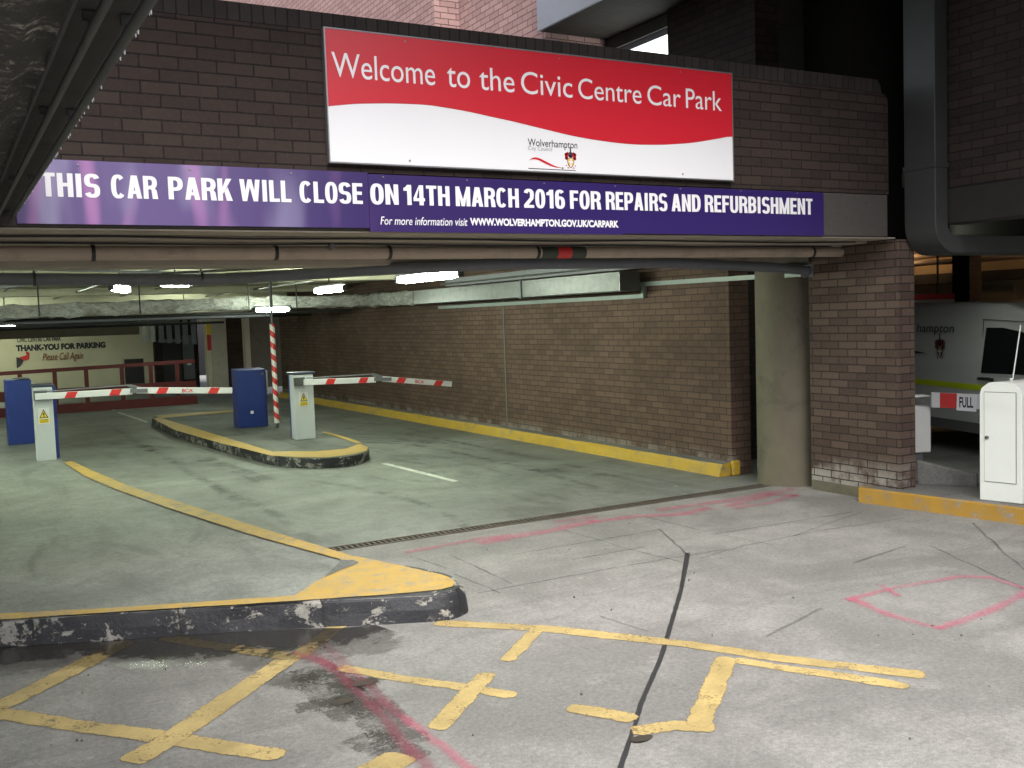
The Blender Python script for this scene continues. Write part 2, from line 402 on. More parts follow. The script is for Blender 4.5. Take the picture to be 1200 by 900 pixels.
M['conduit_dark'] = plain('dull_conduit', (.045,.045,.042), .6, dirt=.3)
M['black'] = plain('black_paint', (.015,.015,.016), .5)
M['side_beam'] = plain('dark_beam', (.014,.012,.011), .9, var=.3, scale=6)  # very dark brown base with random variation
M['pit'] = plain('painted_shade', (.012,.011,.01), .95)  # near-black without sheen: deep shade of the recess put into the colour
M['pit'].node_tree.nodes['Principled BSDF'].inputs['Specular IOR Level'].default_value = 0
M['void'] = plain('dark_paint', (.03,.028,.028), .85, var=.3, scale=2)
M['galv'] = plain('galvanised_steel', (.15,.155,.15), .36, .8, var=.35, scale=9, bump=.3, dirt=.35)
M['tray'] = plain('grey_green_tray', (.22,.26,.24), .5, .1, var=.12, scale=9, dirt=.25)
M['duct_paint'] = plain('dark_duct_paint', (.036,.038,.037), .5, .1, var=.2, scale=5)
def foil():
    t = NT('crumpled_foil')
    f = t.noise(7, 6, .7, stretch=(1, 1, 2), dist=1.5)
    t.base(t.mix(t.ramp(t.noise(5, 7, .75, stretch=(1,1,2), dist=1.2), .3, .66), (.36,.36,.33), (.85,.86,.82))); t.b.inputs['Metallic'].default_value = .25; t.rough(.5)  # pale and dark blotches put the creases' light and shade into the colour
    t.bump(t.math('ADD', f, t.math('MULTIPLY', t.noise(22, 5, .75), .5)), 1.0, .14); return t.mat
M['foil'] = foil()
M['cream_wall'] = plain('cream_wall_paint', (.55,.52,.38), .8, var=.1, scale=1.5, dirt=.2)
M['cream'] = plain('cream_paint', (.45,.42,.32), .75, var=.12, scale=2, dirt=.3)
M['red_rail'] = plain('red_oxide_paint', (.10,.008,.008), .5, dirt=.3)
M['blue'] = plain('blue_enamel', (.015,.035,.19), .38, var=.15, scale=4, dirt=.2)
M['lgrey'] = plain('light_grey_enamel', (.5,.53,.55), .42, var=.05, scale=4, dirt=.1)
M['dcap'] = plain('dark_blue_cap', (.03,.036,.06), .4)
M['white'] = plain('white_enamel', (.78,.78,.76), .35, var=.04, scale=3, dirt=.08)
M['cabinet'] = plain('cabinet_enamel', (.68,.7,.66), .4, var=.05, scale=3, dirt=.12)
M['seam'] = plain('dark_seam', (.1,.1,.09), .7)
M['red'] = plain('sign_red', (.46,.014,.026), .32, var=.03)
M['red_stripe'] = plain('barrier_red', (.55,.03,.03), .4)
M['sign_white'] = plain('sign_white', (.64,.64,.66), .35, var=.02, scale=2)
M['ink'] = plain('dark_ink', (.03,.03,.035), .5)
M['brown_ink'] = plain('brown_ink', (.2,.07,.03), .6)
M['gold'] = plain('gold_ink', (.62,.38,.06), .5)
M['yellow_sticker'] = plain('yellow_sticker', (.75,.55,.02), .45)
M['alu'] = plain('aluminium_edge', (.22,.22,.23), .4, .6)
M['glass'] = plain('dark_glass', (.012,.013,.014), .08, var=.02)
M['rubber'] = plain('black_rubber', (.02,.02,.02), .8)
M['van'] = plain('van_paint', (.5,.5,.5), .32, var=.03, scale=2, dirt=.05)
M['van_low'] = plain('van_lower_trim', (.12,.12,.125), .6)
M['lime'] = plain('lime_stripe', (.5,.6,.02), .45)
M['panel_white'] = plain('white_panel', (.2,.21,.24), .5, var=.08, scale=3, dirt=.2)
M['orange_wall'] = plain('ochre_render', (.5,.4,.26), .8, var=.15, scale=1.5, dirt=.25)
M['shutter'] = plain('roller_shutter', (.3,.27,.2), .6, var=.1)
M['paper'] = plain('paper', (.75,.75,.77), .7, var=.05)
M['tube'] = emit('fluorescent_tube', (.88,1,.82), 36.0)
M['sodium'] = emit('sodium_lamp', (1,.6,.28), 9.0)
M['window_lit'] = emit('lit_window_pane', (.9,1,.93), 1.2)
M['leaf'] = plain('dead_leaf', (.035,.028,.02), .8)
def banner_print():
    t = NT('purple_banner_print')
    sp = t.n('ShaderNodeSeparateXYZ'); t.l(t.pos(), sp.inputs[0])
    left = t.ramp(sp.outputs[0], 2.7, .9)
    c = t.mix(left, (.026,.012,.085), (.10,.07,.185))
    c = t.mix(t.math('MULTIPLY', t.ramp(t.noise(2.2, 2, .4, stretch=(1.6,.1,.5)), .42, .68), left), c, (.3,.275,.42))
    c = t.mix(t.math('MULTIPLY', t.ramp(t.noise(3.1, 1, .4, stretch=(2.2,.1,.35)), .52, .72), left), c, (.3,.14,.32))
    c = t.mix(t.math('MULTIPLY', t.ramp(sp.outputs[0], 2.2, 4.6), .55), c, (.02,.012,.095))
    t.base(c); t.rough(.3); return t.mat
M['banner'] = banner_print()
def spiral():
    t = NT('red_white_spiral')
    sp = t.n('ShaderNodeSeparateXYZ'); t.l(t.n('ShaderNodeTexCoord').outputs['Object'], sp.inputs[0])
    an = t.math('ARCTAN2', sp.outputs[1], sp.outputs[0])
    ph = t.math('FRACT', t.math('ADD', t.math('MULTIPLY', sp.outputs[2], 5.2), t.math('DIVIDE', an, 2*math.pi)))
    t.base(t.mix(t.math('GREATER_THAN', ph, .5), (.72,.72,.7), (.55,.03,.03))); t.rough(.4); return t.mat
M['spiral'] = spiral()

# ------------------------------------------------------------------ lettering: built-in font turned into a mesh, fitted to a size
def lettering(body, mat, parent, origin, u, v, w, h, bold=0.0, shear=0.0, name='lettering', spacing=1.0, thick=.0, wspace=1.0):
    cu = bpy.data.curves.new(name, 'FONT'); cu.body = body; cu.offset = bold; cu.shear = shear; cu.space_character = spacing; cu.space_word = wspace
    cu.fill_mode = 'FRONT'; cu.resolution_u = 6
    tmp = bpy.data.objects.new(name, cu); COL.objects.link(tmp)
    bpy.context.view_layer.update()
    me = bpy.data.meshes.new_from_object(tmp.evaluated_get(bpy.context.evaluated_depsgraph_get()))
    bpy.data.objects.remove(tmp); bpy.data.curves.remove(cu)
    xs = [q.co.x for q in me.vertices]; ys = [q.co.y for q in me.vertices]
    x0, x1, y0, y1 = min(xs), max(xs), min(ys), max(ys)
    U, V, O = Vector(u), Vector(v), Vector(origin)
    off = world_loc(parent) if parent is not None else Vector((0,0,0))
    for q in me.vertices:
        a = (q.co.x-x0)/(x1-x0)*w; b = (q.co.y-y0)/(y1-y0)*h
        q.co = O + U*a + V*b - off
    me.materials.clear(); me.materials.append(mat); me.update(); me.name = name
    o = bpy.data.objects.new(name, me); COL.objects.link(o); o.parent = parent
    return o
def block_word(word, mat, parent, x0, z0, y, w, h):
    """heavy condensed grotesque capitals and figures drawn as polygons, fitted to w x h"""
    T, TV = .185, .155
    WD = {'I': .25, 'M': .68, 'W': .82, '1': .36, '4': .5, '2': .48, '0': .48, '6': .48, 'T': .46, 'F': .43, 'L': .42, 'E': .44, 'A': .54, 'K': .54}
    mb = MB(); cx = 0; layer = [0]
    def put(pts, X):
        layer[0] += 1
        mb.face([(X+p, y-.00004*layer[0], q) for p, q in pts])
    def rect(X, a, b, c, d): put([(a,c),(b,c),(b,d),(a,d)], X)
    def para(X, xa, ya, xb, yb, th=T): put([(xa,ya),(xa+th,ya),(xb+th,yb),(xb,yb)], X)
    def ring(X, mx, my, rx, ry, a0, a1, n=26):
        e = 2/2.5; prev = None
        for k in range(n+1):
            a = math.radians(a0+(a1-a0)*k/n); c, s_ = math.cos(a), math.sin(a)
            f = lambda A, B: (mx+A*math.copysign(abs(c)**e, c), my+B*math.copysign(abs(s_)**e, s_))
            o, i = f(rx, ry), f(rx-T, ry-TV)
            if prev:
                pts = [prev[0], o, i, prev[1]]
                mb.face([(X+p, y-.00004*(layer[0]+1), q) for p, q in (pts if a1 < a0 else pts[::-1])][::-1])
            prev = (o, i)
        layer[0] += 1
    for ch in word:
        W = WD.get(ch, .52); X = cx; m = W/2
        if ch == 'T': rect(X,0,W,1-TV,1); rect(X,m-T/2,m+T/2,0,1-TV)
        elif ch == 'H': rect(X,0,T,0,1); rect(X,W-T,W,0,1); rect(X,T,W-T,.44,.44+TV)
        elif ch == 'I': rect(X,.03,.03+T,0,1)
        elif ch == 'L': rect(X,0,T,0,1); rect(X,T,W,0,TV)
        elif ch in 'EF':
            rect(X,0,T,0,1); rect(X,T,W,1-TV,1); rect(X,T,W-.03,.44,.44+TV)
            if ch == 'E': rect(X,T,W,0,TV)
        elif ch in 'O0': ring(X,m,.5,m,.515,0,360,48)
        elif ch == 'C': ring(X,m,.5,m,.515,42,318,36)
        elif ch == 'S': ring(X,m,.725,m,.29,18,270); ring(X,m,.29,m,.30,90,-162)
        elif ch == 'U': rect(X,0,T,.33,1); rect(X,W-T,W,.33,1); ring(X,m,.33,m,.345,180,360)
        elif ch in 'DPRB':
            rect(X,0,T,0,1)
            def lobe(y0, y1, ww):
                my, ry = (y0+y1)/2, (y1-y0)/2; rx = min(ww*.55, ry*1.2)
                rect(X,T,ww-rx,y1-TV,y1); rect(X,T,ww-rx,y0,y0+TV); ring(X,ww-rx,my,rx,ry,90,-90,22)
            if ch == 'D': lobe(0,1,W)
            elif ch == 'P': lobe(.38,1,W)
            elif ch == 'R': lobe(.42,1,W); put([(W-T-.0,.0),(W+.02,0),(W-.02,.36),(W-.09,.47),(W-.27,.47),(W-T-.03,.38)], X)
            else: lobe(.44,1,W-.01); lobe(0,.44+TV,W)
        elif ch == 'A': para(X,0,0,m-.11,1); put([(W-T,0),(W,0),(m+.11,1),(m-.075,1)], X); rect(X,.12,W-.12,.2,.2+TV*.9)
        elif ch == 'K': rect(X,0,T,0,1); put([(T,.33),(T+.02,.33),(W-.01,1),(W-T-.03,1),(T,.6)], X); put([(W-T-.03,0),(W+.01,0),(.37,.62),(.25,.42)], X)
        elif ch == 'N': rect(X,0,T,0,1); rect(X,W-T,W,0,1); put([(T*.95,1),(T*.95,.62),(W-T*.95,0),(W-T*.95,.38)][::-1], X)
        elif ch == 'M': rect(X,0,T,0,1); rect(X,W-T,W,0,1); put([(T*.9,1),(T*.9,.55),(m-.08,0),(m+.08,0),(m,.35)][::-1], X); put([(W-T*.9,1),(W-T*.9,.55),(m+.08,0),(m-.08,0),(m,.35)], X)
        elif ch == 'W':
            q = W/4
            put([(.06+.04,0),(.28,0),(T,1),(0,1)], X); put([(W-.28,0),(W-.10,0),(W,1),(W-T,1)], X)
            put([(.14,0),(.28,0),(m+.07,1),(m-.08,1)], X); put([(W-.28,0),(W-.14,0),(m+.08,1),(m-.07,1)], X)
        elif ch == '1': rect(X,W-T-.02,W-.02,0,1); put([(0,.70),(0,.84),(.08,.87),(W-T-.02,.99),(W-T-.02,.70)][::-1], X)
        elif ch == '4': rect(X,W-T-.06,W-.06,0,1); rect(X,0,W,.2,.2+TV); put([(0,.2+TV),(.14,.2+TV),(W-T-.06,.86),(W-T-.06,1)], X)
        elif ch == '2': ring(X,m,.70,m,.305,165,-42); put([(0,0),(.2,TV*.9),(W-.01,.50),(W-.15,.60),(0,.16)], X); rect(X,.02,W,0,TV)
        elif ch == '6': ring(X,m,.32,m,.335,0,360,36); ring(X,m,.66,m,.355,38,180); rect(X,0,T,.3,.68)
        cx += W+.062
    tot = cx-.062
    o = mb.build('lettering', mat, None)
    off = world_loc(parent)
    for q in o.data.vertices: q.co = Vector((x0+q.co.x/tot*w, q.co.y, z0+q.co.z*h))-off
    o.parent = parent
    return o
def ellipse(mb, fn, cx, cy, rx, ry, mi=0, n=20):
    mb.face([fn(cx+rx*math.cos(2*math.pi*k/n), cy+ry*math.sin(2*math.pi*k/n)) for k in range(n)], mi)
def crest(parent, fn, s, mats, name='crest'):
    """coat of arms: red mantling either side of a dark helm, gold cross on a shield, crest on top. fn(x,y,layer) -> point, s = half width"""
    a = MB()
    f1 = lambda x, y: fn(x*s, y*s, 1); f2 = lambda x, y: fn(x*s, y*s, 2); f3 = lambda x, y: fn(x*s, y*s, 3)
    for sx in (-1, 1):
        for cx, cy, rx, ry in ((.62,.35,.28,.5), (.8,.55,.18,.25), (.75,.05,.2,.22), (.5,.75,.2,.18), (.45,-1.25,.14,.09), (.75,-.95,.1,.08)):
            ellipse(a, f1, sx*cx, cy, rx, ry, 0, 12)
    ellipse(a, f2, 0, .55, .38, .42, 1); a.face([f2(-.2,.2), f2(.2,.2), f2(.16,.5), f2(-.16,.5)], 1)
    ellipse(a, f2, 0, 1.15, .12, .3, 1, 10); ellipse(a, f2, 0, 1.5, .2, .08, 1, 10)
    sh = [(-.5,.05),(.5,.05),(.5,-.5),(.36,-.9),(0,-1.25),(-.36,-.9),(-.5,-.5)]
    a.face([f2(x*1.1, y*1.06+.02) for x, y in sh][::-1], 1)
    a.face([f3(x*.92, y*.95-.02) for x, y in sh][::-1], 3)
    f4 = lambda x, y: fn(x*s, y*s, 4)
    a.face([f4(-.1,.02), f4(.1,.02), f4(.1,-1.1), f4(-.1,-1.1)], 2); a.face([f4(-.42,-.35), f4(-.1,-.35), f4(-.1,-.55), f4(-.42,-.55)], 2); a.face([f4(.1,-.35), f4(.42,-.35), f4(.42,-.55), f4(.1,-.55)], 2)
    return a.build(name, mats, parent)

# ================================================================== SETTING: ground
Z0 = 0.0
g = MB(); g.face([(-400,-400,-.3),(400,-400,-.3),(400,400,-.3),(-400,400,-.3)]); struct(g.build('ground', M['road']))
g = MB(); g.hexa([(-30,-60),(60,-60),(60,7.78),(-30,7.78)], -.25, 0); struct(g.build('road', M['road']))
g = MB(); g.hexa([(-14,7.94),(7.62,7.94),(7.62,40),(-14,40)], -.25, 0); struct(g.build('parking_floor', M['floor']))
g = MB(); g.hexa([(7.622,7.782),(22,7.782),(22,20),(7.622,20)], -.25, -.003); struct(g.build('service_road', M['road']))

# drainage channel with a slotted grating
dr = thing('drain', 'long rusty slotted drain grating across the car park entrance', 'drain', (5, 7.86, 0))
d = MB(); d.box(-3, 7.62, 7.782, 7.938, -.2, -.1); d.build('channel', M['void'], dr)
d = MB()
for y0, y1 in ((7.784,7.802),(7.918,7.936)): d.box(-3, 7.62, y0, y1, -.1, .006)
k = 1.9
while k < 7.6:
    d.box(k, k+.022, 7.802, 7.918, -.035, .003); k += .05
d.build('grating', plain('rusty_iron', (.09,.075,.06), .7, .3, var=.35, scale=15), dr)

# left island (raised footway with peeling black kerb)
LI = [[(2.774,5.676)][0]] + [(2.821,5.794),(2.838,5.928),(2.823,6.091),(2.755,6.286),(2.561,6.740),(2.470,6.841),(2.170,8.209),(1.855,10.076),(1.608,11.563),(1.423,12.897),(1.330,14.293)] + [(1.22,16.0),(1.12,18.2),(.5,18.9),(-9,18.9),(-9,10.57)] + [(0.218,6.665),(0.891,6.366),(1.444,6.138),(1.775,6.008),(2.047,5.854),(2.327,5.717),(2.514,5.625),(2.612,5.588),(2.699,5.608)]
li = struct(MB().hexa(LI, .0, .155).build('traffic_island', M['island_top']))
kf = MB(); edge = [(-9,10.57)] + [(0.218,6.665),(0.891,6.366),(1.444,6.138),(1.775,6.008),(2.047,5.854),(2.327,5.717)] + smooth([(2.514,5.625),(2.612,5.588),(2.699,5.608),(2.774,5.676),(2.821,5.794),(2.838,5.928),(2.823,6.091),(2.755,6.286)], 4) + [(2.556,6.728)]
random.seed(3)
E2 = []
for a, b in zip(edge, edge[1:]):
    a, b = Vector(a), Vector(b); m = max(1, int((b-a).length/.06))
    for i in range(m): E2.append(a+(b-a)*i/m)
E2.append(Vector(edge[-1]))
prev = None; u = 0
rings = []
for k, p in enumerate(E2):
    t = (E2[min(k+1, len(E2)-1)]-E2[max(k-1, 0)]).normalized(); nr = Vector((t.y, -t.x))
    j = lambda q: mnoise.noise(Vector((p.x*3, p.y*3, q)))*.010 + mnoise.noise(Vector((p.x*11, p.y*11, q)))*.006
    rings.append([(p.x-nr.x*.10, p.y-nr.y*.10, .1605), (p.x+nr.x*(-.012+j(1)), p.y+nr.y*(-.012+j(1)), .162+j(5)*.3), (p.x+nr.x*(.014+j(2)), p.y+nr.y*(.014+j(2)), .140+j(6)*.5),
                  (p.x+nr.x*(.03+j(3)), p.y+nr.y*(.03+j(3)), .075), (p.x+nr.x*(.042+j(4)), p.y+nr.y*(.042+j(4)), -.01)])
for a, b in zip(rings, rings[1:]):
    for q in range(4):
        kf.face([a[q], a[q+1], b[q+1], b[q]], 0)
o = kf.build('kerb_face', M['kerb_black'], li, smooth=True)
yl = MB()
poly = jag([(0.224,6.788),(0.768,6.523),(1.468,6.235),(1.827,6.088),(2.379,6.698),(2.394,6.842),(2.117,8.018),(1.794,9.760),(1.559,11.222),(1.392,12.631),(1.317,14.158),(1.420,14.267),(1.510,13.216),(1.690,11.525),(1.937,10.088),(2.221,8.394),(2.501,6.889),(2.573,6.705),(2.727,6.225),(2.790,6.022),(2.801,5.891),(2.781,5.774),(2.722,5.691),(2.639,5.667),(2.544,5.689),(2.292,5.768),(2.054,5.873),(1.580,6.062),(0.891,6.367),(0.218,6.645)], .05, .008, 3)
yl.face([(x, y, .1655) for x, y in poly][::-1]); yl.build('yellow_edging', M['yellow_patch'], li)
nt = MB(); nt.face([(x, y, .169) for x, y in jag([(2.394,6.790),(2.459,6.741),(2.466,6.642),(2.277,6.518),(2.129,6.405)], .03, .006)][::-1]); nt.build('bare_patch', M['island_dark'], li)

# middle island between the lanes
MI = [(3.462,20.183),(3.383,17.629),(3.507,15.423),(3.635,13.978),(3.714,13.094),(3.919,12.580),(4.218,12.298),(4.559,12.293),(4.844,12.574),(4.996,12.898),(5.101,13.424),(5.176,14.464),(5.334,16.654),(5.378,18.714),(5.304,20.567),(4.737,20.697),(3.593,20.746)]
MI = [MI[0]] + smooth(MI[1:-1], 4) + [MI[-1]]
mi = struct(MB().hexa(MI, 0, .135, 0, 1).build('traffic_island', [M['kerb_black'], M['island_dark']], bevel=.012))
y = MB()
for n_, pl in enumerate(([(3.454,19.964),(3.601,20.259),(3.827,13.323),(3.689,13.009),(3.610,13.882),(3.480,15.308),(3.354,17.482)], [(3.689,13.009),(3.853,13.412),(4.285,12.998),(4.689,12.958),(5.046,13.349),(4.987,12.907),(4.844,12.574),(4.589,12.372),(4.218,12.298),(3.919,12.580)], [(3.593,20.746),(4.737,20.697),(5.304,20.567),(5.171,20.189),(4.596,20.091),(3.617,20.009)], [(5.101,13.424),(5.176,14.464),(5.177,15.239),(5.106,15.152),(5.079,14.269),(5.009,13.385)])):
    y.face([(a, b, .141 + .001*n_) for a, b in jag(pl, .06, .007, n_)])
y.build('yellow_edging', M['yellow_in'], mi)

# kerb along the lane wall
kb = MB(); prof = [(7.40,-.01),(7.42,.10),(7.45,.135),(7.575,.15),(7.575,-.01)]
random.seed(5); ys = [8.56+.2*i for i in range(84)]
pr_ = None
for i, yy in enumerate(ys):
    rg = []
    for q, (x, z) in enumerate(prof):
        w = mnoise.noise(Vector((yy*1.7, q*3.1, 2)))*.022 if q < 3 else 0
        xx = x + w - (.0 if q > 2 else max(0, (yy-12)/12)*.1*-.0)
        rg.append((xx, yy, z + (mnoise.noise(Vector((yy*2.3, q, 7)))*.012 if 0 < q < 3 else 0)))
    if pr_:
        for q in range(4): kb.face([pr_[q], pr_[q+1], rg[q+1], rg[q]][::-1], 0 if q < 2 else 1)
    else: kb.face([r for r in rg], 0)
    pr_ = rg
struct(kb.build('kerb', [M['yellow_kerb'], M['pavement']], smooth=True))
o = MB().hexa([(7.545,8.50),(7.66,8.50),(7.66,8.545),(7.545,8.545)], 0, .17).build('kerb', M['yellow_kerb'], bevel=.02); struct(o)

# right pavement with ochre kerb
PV = [(7.41,6.62),(7.60,5.35),(7.75,4.3),(8.1,2.6),(9.0,0),(10.5,-3),(13,-3),(11,2.5),(9.6,4.6),(8.75,5.7),(8.30,6.3),(8.1,6.62)]
pv = struct(MB().hexa(PV, 0, .135).build('pavement', M['pavement'], bevel=.01))
kb = MB(); ed = PV[:6]
pp = None
for a, b in zip(ed, ed[1:]):
    a, b = Vector(a), Vector(b); m = max(1, int((b-a).length/.15)); t = (b-a).normalized(); nr = Vector((t.y, -t.x))
    for i in range(m+1):
        p = a+(b-a)*i/m; jj = mnoise.noise(Vector((p.y*2, 0, 4)))*.006
        r = [(p.x+nr.x*(.012+jj), p.y+nr.y*(.012+jj), -.01), (p.x+nr.x*(.006+jj), p.y+nr.y*(.006+jj), .128), (p.x-nr.x*.012, p.y-nr.y*.012, .140)]
        if pp:
            for q in range(2): kb.face([pp[q], pp[q+1], r[q+1], r[q]])
        pp = r
kb.face([(7.40,6.62,-.01),(7.40,6.62,.138),(8.1,6.632,.138),(8.1,6.632,-.01)])
kb.build('kerb_face', M['ochre_kerb'], pv, smooth=True)

# ------------------------------------------------------------------ road markings and marks on the slab
def marks(name, polys, z, mat, step=.03, amp=.006):
    mb = MB()
    for i, pl in enumerate(polys): mb.face([(x, y, z+.00006*i) for x, y in jag(pl, step, amp, i)][::-1])
    return struct(mb.build(name, mat))
cr = MB(); C_ = [[(4.575,7.319),(4.592,6.764),(4.597,6.418),(4.662,5.818)], [(3.777,6.803),(4.432,6.811),(5.210,6.811)], [(4.056,6.381),(4.736,6.383)], [(3.052,5.988),(3.909,5.986),(4.586,5.974),(5.173,5.934)], [(5.452,7.311),(5.476,6.598)],
  [(5.414,6.396),(6.031,6.373),(7.012,6.332)], [(5.484,6.423),(5.560,5.814)], [(4.826,5.822),(5.351,5.940),(6.210,5.969),(7.140,5.886)], [(7.392,5.408),(6.882,4.852),(6.352,4.254)], [(3.148,6.532),(3.177,5.895)],
  [(3.418,5.077),(3.464,4.673)], [(3.108,7.249),(3.175,6.729)], [(3.386,7.105),(3.355,6.058)], [(5.913,5.959),(7.068,6.285)], [(6.448,5.083),(5.934,3.974)]]
for i, c in enumerate(C_): ribbon(cr, c, random.uniform(.022,.038), .0012+.00008*i)
struct(cr.build('slab_crack', M['crack']))
fc = MB()
for i, c in enumerate(([(3.940,4.199),(4.602,4.412)], [(5.603,5.065),(6.302,5.197)])): ribbon(fc, c, .05, .0011+.00005*i)
struct(fc.build('slab_crack', m_spray('faint_scrape', (.05,.05,.05), .5, 3, .25, .35)))
ribs = MB(); ribbon(ribs, [(5.231,6.838),(5.012,6.356),(4.825,5.958)], .04, .0022); struct(ribs.build('slab_crack', M['crack']))
jt = MB(); a = [(4.861,6.034),(4.190,5.272),(3.254,4.282),(2.773,3.816),(2.602,3.631),(2.271,3.289)]; b = [(2.291,3.276),(2.621,3.618),(2.793,3.803),(3.277,4.267),(4.213,5.255),(4.892,6.010)]
jt.face([(x, y, .0018) for x, y in jag(a+b, .05, .004)]); struct(jt.build('slab_joint', M['joint']))
pk = MB()
for i, (c, w) in enumerate((([(3.127,7.377),(3.818,7.454),(4.125,7.419)], .10), ([(3.744,7.312),(4.470,7.359),(5.026,7.462)], .16), ([(4.926,7.448),(5.434,7.376),(5.777,7.195),(6.162,7.295)], .13), ([(5.722,7.499),(6.601,7.435),(7.461,7.509)], .14),
     ([(6.310,7.226),(7.067,7.401),(7.252,7.242),(6.725,7.101),(6.315,7.115)], .1), ([(4.846,4.439),(5.282,4.459),(5.869,4.392),(6.011,4.258)], .07), ([(6.002,4.264),(5.934,3.974),(5.838,3.686)], .05), ([(4.891,4.453),(4.812,4.064),(4.833,3.728)], .08), ([(4.814,3.742),(5.334,3.790),(5.884,3.912)], .08),
     ([(1.781,4.334),(1.790,3.610)], .06), ([(4.688,7.640),(5.112,7.588)], .1), ([(5.299,4.577),(5.167,4.297)], .05))):
    ribbon(pk, c, w*1.7, .0040+.0001*i)
struct(pk.build('spray_marking', M['pink']))
pk = MB()
for i, c in enumerate(([(1.719,5.691),(1.718,4.608),(1.644,3.708)], [(1.823,5.617),(1.773,4.315)], [(1.637,5.511),(1.761,5.089)])): ribbon(pk, c, .13, .0055+.0001*i)
struct(pk.build('spray_marking', M['red_spray']))
ol = MB()
for i, (c, w) in enumerate((([(1.621,5.235),(1.615,4.398)], .30), ([(1.735,4.952),(1.656,3.997)], .26), ([(1.378,4.685),(1.709,4.641)], .16), ([(1.528,4.225),(1.643,3.833)], .22), ([(1.561,5.120),(1.850,4.768)], .22), ([(1.352,5.265),(1.584,4.983)], .25))): line(ol, c, w, .0021+.0001*i)
struct(ol.build('oil_stain', M['oil']))
ym = MB()
for i, (c, w) in enumerate((([(2.521,5.556),(3.018,5.053),(3.495,4.379),(3.772,3.876),(4.157,3.307)], .13), ([(3.540,4.032),(3.680,3.753),(3.847,3.487),(3.970,3.241)], .11), ([(2.969,5.069),(2.538,4.688)], .105),
     ([(1.756,5.140),(2.002,4.736),(2.189,4.475),(2.351,4.225)], .10), ([(2.392,4.600),(1.839,4.081)], .12), ([(0.080,5.562),(0.455,5.081),(0.726,4.768),(1.179,4.195)], .14), ([(1.641,5.491),(0.802,4.672),(0.594,4.507)], .165), ([(2.063,5.887),(1.610,5.409)], .13),
     ([(1.059,6.260),(1.263,5.941),(1.611,5.426)], .13), ([(0.874,6.314),(0.388,5.799),(0.078,5.499)], .17), ([(2.468,3.975),(2.556,3.840),(2.655,3.664)], .125), ([(2.549,3.577),(2.750,3.519),(2.893,3.399)], .13), ([(3.549,4.075),(2.813,3.442)], .13), ([(1.409,3.819),(1.625,3.925)], .19))):
    line(ym, c, w, .0028+.00012*i)
struct(ym.build('road_marking', M['yellow']))
wl = MB()
for i, (c, w) in enumerate((([(4.924,12.224),(4.992,10.786),(5.007,10.251)], .10), ([(3.412,24.102),(3.503,20.917)], .09), ([(3.441,25.610),(3.423,24.684)], .09))): line(wl, c, w, .002+.0001*i)
struct(wl.build('road_marking', m_line('white_line_paint', (.55,.57,.53), .42)))
wl = MB()
for i, (c, w) in enumerate((([(5.007,10.251),(5.031,9.676)], .08), ([(3.856,11.711),(3.983,11.433)], .09), ([(3.895,11.187),(4.003,10.493)], .07), ([(4.140,10.164),(4.215,9.764)], .08), ([(4.385,8.884),(4.474,8.585)], .07), ([(2.949,10.576),(3.288,10.619)], .07), ([(6.647,8.775),(6.672,8.326)], .06), ([(4.584,24.239),(4.619,23.277)], .09), ([(0.850,19.972),(0.903,18.945)], .1))): line(wl, c, w, .002+.0001*i)
struct(wl.build('road_marking', m_line('worn_white_paint', (.5,.52,.48), .52, .7)))
wt = MB(); b = [Vector(p) for p in [(-0.144,6.718),(0.208,6.653),(0.654,6.451),(1.012,6.273),(1.425,6.097),(1.774,5.948),(2.012,5.777),(2.208,5.719)]]; f = [Vector(p) for p in [(-0.141,6.092),(0.175,5.963),(0.578,5.806),(0.958,5.479),(1.352,5.265),(1.719,5.103),(2.119,5.118),(2.286,5.382)]]
for i in range(len(b)-1):
    for k in range(6):
        p0, p1 = b[i]+(b[i+1]-b[i])*k/6, b[i]+(b[i+1]-b[i])*(k+1)/6; q0, q1 = f[i]+(f[i+1]-f[i])*k/6, f[i]+(f[i+1]-f[i])*(k+1)/6
        wt.face([(p0.x,p0.y,.0056),(q0.x,q0.y,.0056),(q1.x,q1.y,.0056),(p1.x,p1.y,.0056)], 0, [(0,1),(0,0),(1,0),(1,1)])
struct(wt.build('wet_patch', M['wet']))
tm = MB()
for i, (c, w) in enumerate((([(3.498,11.945),(3.963,10.599),(4.111,8.721),(3.701,7.230)], .2), ([(4.835,15.058),(5.930,13.977),(6.114,10.932),(5.938,8.490)], .22), ([(5.507,18.097),(6.474,15.240),(6.659,11.442),(6.519,8.389)], .2), ([(2.656,12.691),(2.767,10.413),(2.681,8.027)], .2), ([(2.779,20.611),(2.718,14.586),(2.636,9.936)], .22),
     ([(5.345,15.747),(6.784,13.132)], .5), ([(6.114,10.932),(6.503,9.126)], .4), ([(2.116,17.746),(3.059,15.705)], .7), ([(3.111,14.789),(3.309,11.314)], .4))): line(tm, smooth(c, 5) if len(c) > 2 else c, w, .0012+.00008*i)
def tyre():
    t = NT('tyre_rub'); sp = t.n('ShaderNodeSeparateXYZ'); t.l(t.n('ShaderNodeTexCoord').outputs['UV'], sp.inputs[0])
    m = t.math('MULTIPLY', t.ramp(sp.outputs[1], 0, .1), t.ramp(sp.outputs[0], 0, .6)); m = t.math('MULTIPLY', m, t.ramp(t.noise(2.2, 7, .75), .42, .62))
    t.base((.03,.03,.028)); t.rough(.6); t.l(t.math('MULTIPLY', m, .32), t.b.inputs['Alpha']); return t.mat
struct(tm.build('tyre_mark', tyre()))
